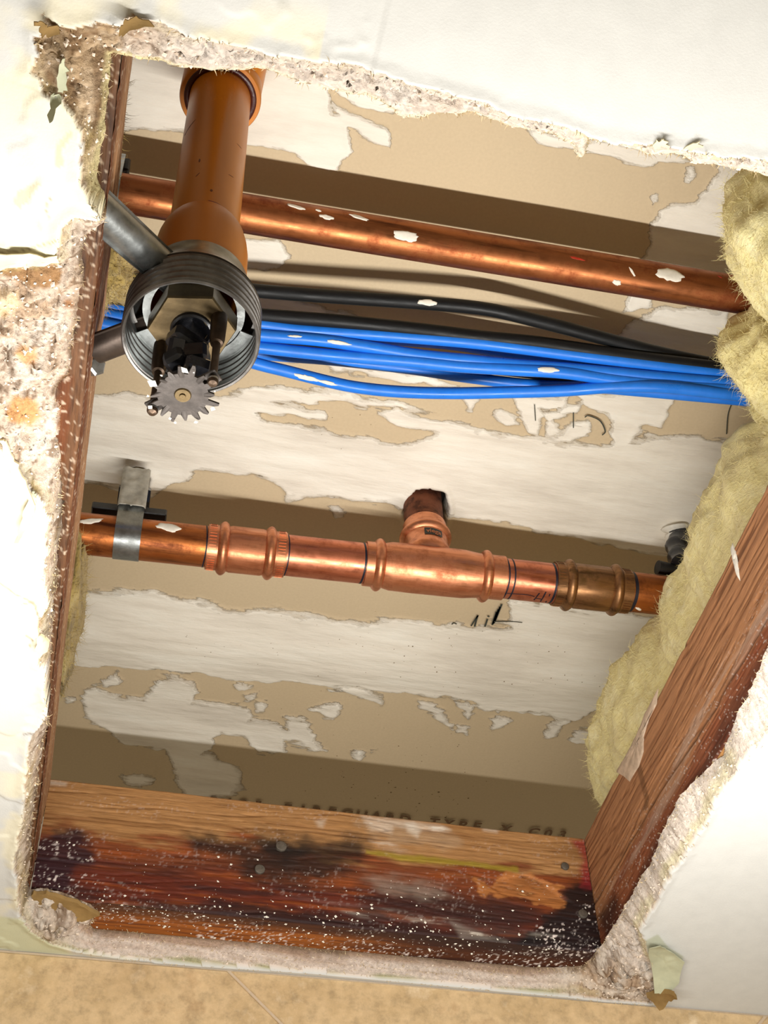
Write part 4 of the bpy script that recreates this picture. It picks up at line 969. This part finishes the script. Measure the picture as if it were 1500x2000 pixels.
# black stamped brand block with copper letters, curved on the branch
def on_branch(V2, rad, hgt, th0):
    u, v, a = basis(BU); th = th0 + V2[:, 0] / rad
    # angle measured so that +x in the text runs to image right
    d = np.stack([np.sin(th), -np.cos(th), 0 * th], 1); return BC + d * rad + np.array([0, 0, 1]) * (hgt + V2[:, 1])[:, None]
gv = np.array([[x, y] for y in (-3.3, 3.3) for x in np.linspace(-6.8, 6.8, 14)]); gf = [(i, i + 1, 15 + i, 14 + i) for i in range(13)]
mk('brand_block', on_branch(gv, 16.15, 23.5, .10), gf, M['blackprint'], tee, smooth=False, label='black printed block')
V, Fc = text_mesh('viega', 5.6, .05); V = V[:, :2] - np.array([(V[:, 0].max() + V[:, 0].min()) / 2, 1.7])
mk('brand_lettering', on_branch(V, 16.35, 23.5, .10), Fc, M['copper_press'], tee, smooth=False)
# marker rings and scribble
def ringmark(t_, r, wd, a0=0, a1=2 * math.pi, parent=low):
    u, v, a = basis(LU); n = 60; V = []; ths = np.linspace(a0, a1, n)
    for th in ths:
        for s in (-.5, .5): V.append(lp(t_ + s * wd + .6 * math.sin(th * 2)) + (r + .08) * (u * math.cos(th) + v * math.sin(th)))
    return np.array(V), [(2 * i, 2 * i + 2, 2 * i + 3, 2 * i + 1) for i in range(n - 1)]
rk = [ringmark(lt(u), PR, w_) for u, w_ in ((560, .9), (985, 1.1), (996, 1.1), (1076, 1.6), (401, 1.), (1231, 2.4), (708, 1.4))]
u_, v_, a_ = basis(LU)
def surf(u, v, r=PR):
    T, TH = np.meshgrid(np.linspace(lt(u) - 6, lt(u) + 6, 60), np.linspace(0, 2 * math.pi, 240), indexing='ij')
    D = u_ * np.cos(TH)[..., None] + v_ * np.sin(TH)[..., None]; Q = lp(0) + LU * T[..., None] + D * r; e = pxof(Q); fac = (D * (Q - np.array([0, 0, CAMZ]))).sum(-1) < 0
    er = np.where(fac, (e[..., 0] - u) ** 2 + (e[..., 1] - v) ** 2, 1e12); i = np.unravel_index(np.argmin(er), er.shape); return Q[i] + D[i] * .12
def pstroke(pts, wd):
    p = spline([surf(*q) for q in pts], 16); return tube(p, wd / 2, 6)
rk += [pstroke([(1043,1171),(1050,1163),(1054,1158)], .9), pstroke([(1046,1168),(1058,1170)], .6), pstroke([(1056,1174),(1062,1164),(1066,1156)], 1.0), pstroke([(1066,1176),(1074,1160)], 1.0), pstroke([(982,1158),(1030,1162),(1044,1165)], .5)]
for V, Fc in rk: mk('marker_line', V, Fc, M['ink'], low, smooth=False)
splat(lp(0), lp(530), PR, (328, 1030), 8.2, 3.6, .1, M['mud'], low, 3); splat(lp(0), lp(530), PR, (176, 1018), 8, 2.0, -.25, M['mud'], low, 4); splat(lp(0), lp(530), PR, (1248, 1190), 2.6, 1.0, .4, M['mud'], low, 5)
# upper run, 3/4 inch
UA = np.array([-80., 436.8, 243.]); UB = np.array([560., 425.2, 243.]); UR = 11.6
upr = thing('copper_pipe', 'upper copper pipe crossing behind the orange sprinkler drop', 'pipe', tuple((UA + UB) / 2))
V, Fc = lathe([(0, UR - .6), (0, UR), (np.linalg.norm(UB - UA), UR)], UA, UB - UA, 72)
mk('pipe_section', V, Fc, M['copper_up'], upr, smooth='auto')
for (px, ra, rb, rot, sd) in (((793, 461), 7.5, 3.0, .05, 6), ((1308, 538), 8.6, 4.2, .0, 7), ((637, 424), 4.4, 1.4, .1, 8), ((700, 424), 6., 1.2, .2, 9), ((575, 404), 6, 1.2, .2, 10), ((620, 411), 1.6, .8, .2, 12), ((1236, 531), 3.2, .7, .9, 13), ((1208, 553), 3.0, 1.6, .3, 14)):
    splat(UA, UB, UR, px, ra, rb, rot, M['mud'], upr, sd, .6)
M['redink'] = plain_mat('red_crayon', lin(176, 44, 16), .6, 0, .3, 300, 0)
splat(UA, UB, UR, (1405, 541), 1.6, .5, .5, M['redink'], upr, 15, .15, 'crayon_mark'); splat(UA, UB, UR, (1125, 505), 5, .8, .1, M['redink'], upr, 16, .12, 'crayon_mark')

# hanger on the lower pipe
hx = lt(250); hc = lp(hx)
hg = thing('pipe_hanger', 'galvanised strap hanger around the left end of the lower copper pipe', 'hanger', tuple(hc + np.array([0, 0, 70])))
def strap(c, r, width, ztop, side_y=-1, th=1.4, xa=LU, a_end=math.pi * 1.15):
    """J strap: drops on the camera side of the pipe, runs under it and up the back"""
    pts = []
    for z in np.linspace(ztop, c[2], 8): pts.append((side_y * r, z - c[2]))
    for k in range(1, 25): al = a_end * k / 24; pts.append((side_y * r * math.cos(al), -r * math.sin(al)))
    pts = np.array(pts); d = np.gradient(pts, axis=0); nrm = np.stack([-d[:, 1], d[:, 0]], 1); nrm /= np.linalg.norm(nrm, axis=1)[:, None]
    V = []; Y = np.array([0, 1., 0]); Zv = np.array([0, 0, 1.]); yv = np.cross(Zv, xa)
    for (p, n_) in zip(pts, nrm):
        for sx, sn in ((-.5, 0), (.5, 0), (.5, 1), (-.5, 1)):
            q = p - n_ * th * sn * side_y; V.append(np.asarray(c) + xa * width * sx + yv * q[0] + Zv * q[1])
    Fc = [(4 * i + k, 4 * i + (k + 1) % 4, 4 * i + 4 + (k + 1) % 4, 4 * i + 4 + k) for i in range(len(pts) - 1) for k in range(4)]; Fc += [(0, 1, 2, 3), tuple(4 * (len(pts) - 1) + k for k in (3, 2, 1, 0))]
    return np.array(V), Fc
V, Fc = strap(hc, PR + .8, 17.5, hc[2] + 56); mk('strap', V, Fc, M['steel'], hg, smooth='auto')
V, Fc = strap(hc, PR + 2.2, 17.0, hc[2] + 52, a_end=.35)
sel = np.array(V)[:, 2] > hc[2] + 12
mudn = (np.array([vnoise(p[0] / 3, p[2] / 3, 5) for p in V]) - .5)
gv = []; gf = []
nx_, nz_ = 14, 26
yv = np.cross(np.array([0, 0, 1.]), LU)
for i in range(nx_):
    for k in range(nz_):
        x = (i / (nx_ - 1) - .5) * 19; z = 12 + 42 * k / (nz_ - 1); gv.append(hc + LU * x + yv * (-(PR + 2.6) - (vnoise(x / 3., z / 5., 3)) * 1.6 + (1.5 if i in (0, nx_ - 1) or k == 0 else 0)) + np.array([0, 0, z + (vnoise(x / 2., 9, 4) * 8 if k == 0 else 0)]))
for i in range(nx_ - 1):
    for k in range(nz_ - 1): a = i * nz_ + k; gf.append((a, a + nz_, a + nz_ + 1, a + 1))
M['dirty_mud'] = plain_mat('grey_plaster_coat', lin(176, 172, 160), .6, .2, .3, 160, .5)
mk('plaster_coat', gv, gf, M['dirty_mud'], hg, label='grey plaster smeared on the strap')
V, Fc = lathe([(-11, .01), (-11, 8.5), (-8, 9.), (9, 9.), (11, 8.5), (11, .01)], hc + np.array([0, 2, 44]), LU, 6); mk('bolt', V, Fc, M['black_lump'], hg, smooth=False)
V, Fc = lathe([(0, 6.5), (26, 6.5)], hc + np.array([0, 0, 56]), (0, 0, 1), 20); mk('hanger_rod', V, Fc, M['brass'], hg)
pb = lp(lt(245)) + np.array([0, -3, 22.5]); V, Fc = box(pb, (51, 9, 6.5), frame(LU, (0, 1, 0)), .8); mk('rubber_strip', V, Fc, M['black'], hg, smooth=False, label='black rubber strip behind the strap')
# hanger half buried in the wool at the right
h2 = thing('pipe_hanger', 'black hanger half buried in wool at the right end of the lower pipe', 'hanger', tuple(lp(lt(1325)) + np.array([0, 0, 60])))
c_ = at(1310, 1112, 236); V, Fc = tube(spline([at(1284, 1108, 238), at(1310, 1114, 238), at(1350, 1120, 238)], 10), 5.2, 18); mk('hanger_rod', V, Fc, M['black'], h2, smooth='auto')
V, Fc = tube(spline([at(1325, 1045, 284), at(1322, 1075, 262), at(1330, 1100, 240)], 16), [6 + 3 * vnoise(i / 2., 3) for i in range(17)], 14); mk('hanger_strap', V, Fc, M['black_lump'], h2, smooth='auto')
V, Fc = tube(spline([at(1318, 1030, 289), at(1322, 1050, 282), at(1326, 1066, 272)], 16), [5 + 6 * vnoise(i / 1.5, 8) for i in range(17)], 14); mk('plaster_coat', V, Fc, M['mud'], h2)
# hanger at the left end of the upper pipe
uc = at(212, 372, 243); uc[1] = 436.6
h3 = thing('pipe_hanger', 'zinc pipe clamp with black liner at the left end of the upper copper pipe', 'hanger', tuple(uc + np.array([0, 0, 40])))
uax = (UB - UA) / np.linalg.norm(UB - UA)
V, Fc = strap(uc + np.array([2., 0, 0]), UR + 1.2, 9, uc[2] + 24, xa=uax); mk('strap', V, Fc, M['steel_bright'], h3, smooth='auto')
V, Fc = box(uc + np.array([0, -4, 22]), (19, 10, 10), frame(uax, (0, 1, .3)), 1.); mk('rubber_strip', V, Fc, M['black'], h3, smooth=False)
V, Fc = tube([uc + np.array([-8, -4, 42]), uc + np.array([-6, -3, 26]), uc + np.array([-2, -8, 12])], [4.5, 5, 3.5], 12); mk('bolt', V, Fc, M['steel'], h3, smooth='auto')

# --------------------------------------------------------------------------
# cables
# --------------------------------------------------------------------------
CAB = [
 ('coaxial_cable', 'thick black cable running highest of the bundle with a white plaster dab', [(150,536),(250,546),(400,560),(500,568),(600,576),(700,583),(830,592),(950,604),(1050,627),(1150,653),(1250,680),(1350,703),(1450,722),(1520,738)], 256, 4.4, 'blackcable'),
 ('coaxial_cable', 'thick black cable lying directly on top of the blue bundle', [(140,572),(250,588),(400,604),(510,616),(650,627),(800,642),(950,660),(1050,670),(1200,692),(1300,706),(1440,724),(1520,735)], 249, 4.5, 'blackcable'),
 ('coaxial_cable', 'black cable deep between the blue cables of the bundle', [(140,610),(300,635),(480,664),(650,684),(850,706),(1000,722),(1150,738),(1300,748),(1450,758),(1520,766)], 262, 4.6, 'blackcable'),
 ('network_cable', 'topmost blue cable of the bundle beneath the black cables', [(130,588),(250,606),(400,624),(510,634),(600,645),(750,655),(900,667),(1000,678),(1150,697),(1300,716),(1440,733),(1520,744)], 246, 3.9, 'blue'),
 ('network_cable', 'blue cable with cream plaster dashes near the sprinkler cup', [(130,600),(250,622),(400,642),(510,655),(620,664),(700,675),(820,694),(920,704),(1000,712),(1130,722),(1300,738),(1440,750),(1520,760)], 240, 3.9, 'blue'),
 ('network_cable', 'blue cable with an oval plaster dab on the right of the bundle', [(130,618),(250,640),(400,664),(510,679),(650,694),(800,706),(900,716),(1000,722),(1100,728),(1200,742),(1300,752),(1440,762),(1520,770)], 236, 3.9, 'blue'),
 ('network_cable', 'blue cable half hidden behind the others in the middle of the bundle', [(480,642),(600,654),(750,662),(880,672),(980,688),(1100,704),(1200,722),(1330,740),(1440,742),(1520,750)], 254, 3.8, 'blue'),
 ('network_cable', 'shaded blue cable at the underside of the bundle above the sagging one', [(130,628),(300,655),(480,688),(650,703),(800,720),(920,738),(1050,752),(1200,752),(1330,762),(1440,770),(1520,778)], 258, 3.8, 'blue'),
 ('network_cable', 'lowest blue cable sagging apart from the bundle', [(150,622),(280,650),(400,680),(500,710),(560,725),(640,745),(700,757),(780,765),(880,768),(1000,766),(1100,763),(1200,756),(1300,757),(1440,772),(1520,780)], 232, 3.9, 'blue'),
 ('network_cable', 'blue cable on the lower right edge where the bundle enters the wool', [(1050,764),(1150,757),(1250,764),(1350,773),(1450,782),(1520,790)], 246, 3.7, 'blue'),
]
cabs = []
for nm, lb, px, z, r, mt in CAB:
    pts = spline([at(u, v, z) for u, v in px], 90); V, Fc = tube(pts, r, 18)
    g = 'blue network cables of the bundle' if mt == 'blue' else 'black coaxial cables of the bundle'
    o = mk(nm, V, Fc, M[mt], smooth='auto', label=lb, cat='cable', group=g); cabs.append((o, pts, r))
def cab_splat(ci, px, ra, rb, seed):
    o, pts, r = cabs[ci]; e = pxof(pts); i = int(np.argmin((e[:, 0] - px[0]) ** 2)); i = min(max(i, 2), len(pts) - 3)
    splat(pts[i - 2], pts[i + 2], r, px, ra, rb, 0, M['mud'], o, seed, .5)
cab_splat(0, (835, 591), 6.2, 2.0, 21); cab_splat(4, (575, 657), 4.5, .7, 22); cab_splat(4, (660, 669), 7.5, 1.2, 23); cab_splat(5, (1073, 722), 7.0, 1.8, 24); cab_splat(8, (600, 738), 9, 1.5, 25); cab_splat(8, (640, 748), 6, 1.1, 26)
#==SPRINKLER==
# --------------------------------------------------------------------------
# orange sprinkler drop, head, cup, bracket
# --------------------------------------------------------------------------
SX, SY = 11.7, 364.0
AX = np.array([SX, SY, 0.])
drop = thing('sprinkler_pipe', 'vertical orange plastic sprinkler pipe dropping to the steel cup', 'pipe', (SX, SY, 45))
V, Fc = lathe([(66, 16.7), (243, 16.7)], AX, (0, 0, 1), 80); mk('pipe_section', V, Fc, M['orange'], drop)
prof = [(33, 20.2), (34, 21.2), (60, 21.9), (74, 21.8), (82, 21.0), (89, 19.6), (94, 17.6), (96, 16.7)]
V, Fc = lathe(prof, AX, (0, 0, 1), 80); mk('reducer_socket', V, Fc, M['orange'], drop, smooth='auto', label='wider orange adapter socket above the cup')
prof = [(238.5, 17.2), (237.5, 18.), (237.5, 21.8), (238.5, 22.4), (262, 22.0), (275, 21.5), (283, 17)]
V, Fc = lathe(prof, AX, (0, 0, 1), 80)
elb = mk('elbow_fitting', V, Fc, M['orange'], drop, smooth='auto', label='orange elbow at the top of the pipe')
V, Fc = lathe([(0, .5), (0, 21.8), (25, 22), (25, 23), (34, 23), (34, 17)], (SX + 1, SY + 6, 264), (.02, -1, 0), 80); mk('elbow_arm', V, Fc, M['orange'], elb, smooth='auto')
V, Fc = lathe([(237.2, 16.7), (236.6, 17.4), (236.8, 19.6), (238.2, 20.2)], AX, (0, 0, 1), 60); mk('glue_ring', V, Fc, M['red_glue'], elb, label='dark red cement ring')
V, Fc = lathe([(0, 16.7), (200, 16.7)], (SX, SY - 22, 264), (.02, -1, 0), 48); mk('pipe_section', V, Fc, M['orange'], drop)
M['scuff'] = plain_mat('brown_scuffs', lin(110, 50, 18), .5, 0, .3, 300, .1)
for (px, ra, rb, rot, sd) in (((371, 246), 4.6, .6, .9, 31), ((390, 314), 1.8, .45, 0, 32), ((386, 342), 2, .3, .5, 34), ((414, 372), 1.2, .7, 0, 35), ((467, 285), 2, .3, 1.3, 36), ((452, 344), 1.8, .3, 1.2, 37), ((364, 258), 2, .5, 1.2, 39)):
    splat(AX + np.array([0, 0, 90.]), AX + np.array([0, 0, 240.]), 16.7, px, ra, rb, rot, M['scuff'], drop, sd, .08, 'scuff_mark')
M['purple'] = plain_mat('purple_primer', lin(120, 30, 40), .5, 0, .3, 300, .1)
splat(AX + np.array([0, 0, 90.]), AX + np.array([0, 0, 240.]), 16.7, (424, 398), .9, 4.2, .15, M['purple'], drop, 38, .1, 'primer_mark')

cup = thing('sprinkler_cup', 'open threaded steel cup around the sprinkler head', 'cup', (SX, SY, 6))
prof = [(6, 28.4), (5.6, 29.2), (6.4, 29.8)]
zt = 7.5
for k in range(5): prof += [(zt, 28.0), (zt + 1.2, 29.7), (zt + 2.2, 30.0), (zt + 3.2, 29.0)]; zt += 4.3
prof += [(29.5, 29.4), (31, 28.6), (31, 27.0)]
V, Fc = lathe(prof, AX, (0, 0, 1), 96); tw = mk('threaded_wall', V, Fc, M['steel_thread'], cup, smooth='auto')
M['groove_shade'] = plain_mat('thread_groove_shade', (.03, .024, .02), .7, .2, .4, 200, .3); tw.data.materials.append(M['groove_shade'])  # shade between the thread ridges, painted as a dark second material
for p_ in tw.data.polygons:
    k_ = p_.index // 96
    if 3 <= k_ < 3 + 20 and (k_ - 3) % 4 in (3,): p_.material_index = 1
V, Fc = lathe([(6, 28.4)] + [(7.5 + k * 2.15, 28.1 if k % 2 else 28.5) for k in range(10)] + [(30, 28.2)], AX, (0, 0, 1), 96); mk('inner_wall', V, [f[::-1] for f in Fc], M['steel'], cup, smooth='auto')
# bottom plate with cut-outs
def sector_plate(z, r0, r1, a0, a1, n=18, th=.9):
    V = []; 
    for k in range(n + 1):
        a = math.radians(a0 + (a1 - a0) * k / n); c, s_ = math.cos(a), math.sin(a)
        for r, dz in ((r0, 0), (r1, 0), (r1, th), (r0, th)): V.append((SX + r * c, SY + r * s_, z + dz))
    Fc = [(4 * i + k, 4 * i + (k + 1) % 4, 4 * i + 4 + (k + 1) % 4, 4 * i + 4 + k) for i in range(n) for k in range(4)] + [(0, 1, 2, 3), (4 * n + 3, 4 * n + 2, 4 * n + 1, 4 * n)]
    return np.array(V), Fc
pl = [sector_plate(27, 19, 22.5, 0, 360, 60)] + [sector_plate(27, 22, 28.6, a, a + w_, 12) for a, w_ in ((15, 50), (100, 46), (195, 50), (285, 45))]
mk('slotted_plate', *join(*pl), M['steel'], cup, smooth='auto', label='bright slotted plate inside the cup')

head = thing('fire_sprinkler', 'pendent fire sprinkler head with toothed deflector hanging below the cup', 'sprinkler', (SX, SY, 12))
V, Fc = lathe([(13, 8), (13, 18.8), (14, 19.4), (23.5, 19.4), (24, 18), (36, 15)], AX, (0, 0, 1), 6)
th_ = math.radians(20); rel = V - AX; V = AX + np.stack([rel[:, 0] * math.cos(th_) - rel[:, 1] * math.sin(th_), rel[:, 0] * math.sin(th_) + rel[:, 1] * math.cos(th_), rel[:, 2]], 1)
mk('hexagonal_body', V, Fc, M['brass'], head, smooth=False, label='tarnished brass hexagon')
V, Fc = lathe([(13.5, 9.5), (11.5, 9.2), (11, 8.2), (15, 6.0), (20, .1)], AX, (0, 0, 1), 32); mk('orifice_ring', V, Fc, M['black_lump'], head, smooth='auto')
pins = [(22.5, 355.6), (0.2, 375.2)]
for (x, y) in pins:
    V, Fc = lathe([(14, 3.6), (8, 3.6), (-3, 3.3), (-6, 2.7), (-6.5, 1.7), (-30, 1.6), (-32, 2.2), (-33.2, 2.4), (-34.4, 1.8), (-35, .1)], (x, y, 0), (0, 0, 1), 20)
    Fc = [f for f in Fc]
    mk('frame_arm', V, Fc, M['bronze'], head, smooth='auto')
    V, Fc = lathe([(-34.6, .1), (-34.2, 1.4), (-33, 2.3), (-31.8, 2.5), (-31.2, 2.0)], (x, y, 0), (0, 0, 1), 18); mk('pin_head', V, Fc, M['steel_bright'], head)
d_ = np.array([pins[1][0] - pins[0][0], pins[1][1] - pins[0][1], 0]); R = frame(d_, (0, 0, 1)); mid = np.array([(pins[0][0] + pins[1][0]) / 2, (pins[0][1] + pins[1][1]) / 2, -29.6])
V, Fc = box(mid, (np.linalg.norm(d_) + 5, 1.1, 6.2), R, .3); mk('cross_bar', V, Fc, M['deflector'], head, smooth=False)
# deflector: a toothed disc, every second tooth bent a little
teeth = 16; Vd = []; Fd = []
ri, ro = 10.6, 14.2
cen = np.array([SX - .3, SY + 1.2, -32.2])
seg = teeth * 6
def tooth_r(k):
    ph = (k % 6); return ro if ph in (2, 3) else (ro - 1.6 if ph == 4 else ri)
ring = []
for s_ in (0, 1):
    for k in range(seg):
        al = 2 * math.pi * (k) / seg
        tk = k // 6; r = tooth_r(k) if tooth_r(k) == ri else tooth_r(k) + (1.3, -.6, .2, -1.4, .9, -.2, 1.5, -1.0, -2.0, -2.4, -1.8, .6, 1.2, -.4, .8, -1.2)[tk]
        drop_ = 1.8 * (1 if tk % 2 else -.2) if r > ri else 0
        Vd.append(cen + np.array([r * math.cos(al), r * math.sin(al), s_ * 1.0 - drop_ * .5]))
    for k in range(seg):
        al = 2 * math.pi * k / seg; Vd.append(cen + np.array([8.6 * math.cos(al), 8.6 * math.sin(al), s_ * 1.0]))
o2 = 2 * seg
for k in range(seg):
    k2 = (k + 1) % seg
    Fd += [(k, seg + k, seg + k2, k2), (o2 + k, o2 + k2, o2 + seg + k2, o2 + seg + k), (k, k2, o2 + k2, o2 + k)]
Vd += [cen + np.array([0, 0, -.2]), cen + np.array([0, 0, 1.2])]; c0 = len(Vd) - 2
for k in range(seg): k2 = (k + 1) % seg; Fd += [(seg + k, c0, seg + k2), (o2 + seg + k2, c0 + 1, o2 + seg + k)]
dfl = mk('deflector', Vd, Fd, M['deflector'], head, smooth=False, label='round toothed deflector plate')
V, Fc = lathe([(-1.6, .1), (-1.6, 1.2), (-.8, 1.4), (-.8, 3.2), (-.1, 3.6)], cen, (0, 0, 1), 24); mk('deflector_boss', V, Fc, M['brass'], dfl, smooth='auto')
rs = np.random.RandomState(4); tips = np.array([cen + np.array([13.6 * math.cos(a), 13.6 * math.sin(a), -1.2]) for a in np.radians([200, 222, 268, 285, 335, 20, 60, 95, 110, 150, 170])])
bV, bF = bits(tips + rs.randn(len(tips), 3) * .5, np.tile([[0, 0, -1.]], (len(tips), 1)), 2.2, 6, .4); mk('paint_drips', bV, bF, M['mud'], dfl, smooth=False, label='white paint on the teeth tips')
# link and lever lump under the orifice
lump = []
for (dx, dy, dz, sx, sy, sz, rz, rx) in ((-1, 1, 4, 15, 9, 7, .5, .2), (2, 3, -2, 12, 11, 8, -.3, .4), (-3, 4, -9, 13, 8, 8, .9, -.2), (4, 1, -13, 10, 9, 7, .2, .3), (0, 4, -19, 11, 8, 8, -.5, .1), (-1, 2, -25, 7, 7, 6, .3, .0), (-5, 0, -2, 7, 5, 9, .1, .5)):
    Rz = np.array(Matrix.Rotation(rz, 3, 'Z') @ Matrix.Rotation(rx, 3, 'X')); lump.append(box(np.array([SX + dx, SY + dy, dz]), (sx * 1.15, sy * 1.15, sz * 1.1), Rz, 1.6))
mk('heat_link', *join(*lump), M['black_lump'], head, smooth=False, label='faceted black release mechanism')
V, Fc = box((SX - 2, SY - 1, 2), (8, 2.5, 3), np.array(Matrix.Rotation(.6, 3, 'Z')), .5); mk('brass_lever', V, Fc, M['brass'], head, smooth=False)

br = thing('sprinkler_bracket', 'galvanised steel bracket with two arms fixing the sprinkler to the left joist', 'bracket', (SX, SY, 34))
prof = [(30, 29.), (32, 28.4), (36, 26.2), (40, 24.4), (45, 23.4), (50, 23.0), (51, 22.4), (51, 21.9)]
V, Fc = lathe(prof, AX, (0, 0, 1), 72); mk('collar', V, Fc, M['steel'], br, smooth='auto', label='domed steel collar over the cup')
def arm(p0, p1, w0_, w1_, t0_, t1_, upv, mat, label, hollow=True):
    """stamped trough: half tube section with turned edges, open side away from upv"""
    p0 = np.asarray(p0, float); p1 = np.asarray(p1, float); a = (p1 - p0) / np.linalg.norm(p1 - p0); s_ = np.cross(a, upv); s_ /= np.linalg.norm(s_); u = np.cross(s_, a)
    n = 14; m_ = 17; V = []
    for i in range(n + 1):
        f = i / n; c = p0 + (p1 - p0) * f; ww = w0_ + (w1_ - w0_) * f; tt = t0_ + (t1_ - t0_) * f
        for k in range(m_):
            q = -1 + 2 * k / (m_ - 1); h = math.sqrt(max(0, 1 - min(1, abs(q) / .82) ** 2)) if abs(q) < .82 else 0
            V.append(c + s_ * q * ww + u * (h * tt))
    N = len(V); V = V + [v - u * 1.2 for v in V]; Fc = []
    for i in range(n):
        for k in range(m_ - 1):
            f = (i * m_ + k, i * m_ + k + 1, (i + 1) * m_ + k + 1, (i + 1) * m_ + k); Fc += [f, tuple(N + j for j in f[::-1])]
        for k in (0, m_ - 1): Fc.append((i * m_ + k, (i + 1) * m_ + k, N + (i + 1) * m_ + k, N + i * m_ + k))
    return mk('bracket_arm', V, Fc, mat, br, smooth='auto', label=label)
e1 = np.array([-46.0, 298., 6.]); arm(np.array([2., 355., 37.]), e1, 8.2, 9.0, 6.5, 6.0, np.array([.35, -.5, -.7]), M['steel'], 'upper steel arm reaching the left joist')
M['bronze_arm'] = plain_mat('brown_stained_steel', (.08, .06, .048), .42, .75, .4, 90, .35)
e2 = onx(170, 668, -29.0); e2 = np.array([-29.5, 398., 34.]); arm(np.array([8., 372., 34.]), e2, 9.5, 9.5, 4.5, 5.5, np.array([.1, .3, -.95]), M['bronze_arm'], 'lower brown-stained arm reaching the left joist')
sc0 = at(190, 714, 38.)
V, Fc = lathe([(-5, 3), (-5, 5.0), (0, 5.0), (.8, 3.8), (.8, 0.1)], sc0, (.6, -.5, -.5), 6); sw = mk('screw', V, Fc, M['steel'], br, smooth=False)
V, Fc = lathe([(0, 2.6), (6, 2.6), (6.5, 2.0), (6.5, .1)], sc0 - np.array([10.5, 0, 0]), (1, .1, -.1), 16); mk('screw_shank', V, Fc, M['steel_bright'], sw, smooth='auto')
V, Fc = box(sc0 + np.array([-5.5, 3, -2]), (1.4, 13, 9), np.array(Matrix.Rotation(.4, 3, 'Z') @ Matrix.Rotation(.5, 3, 'X')), .4); mk('bracket_tab', V, Fc, M['steel_bright'], br, smooth=False)
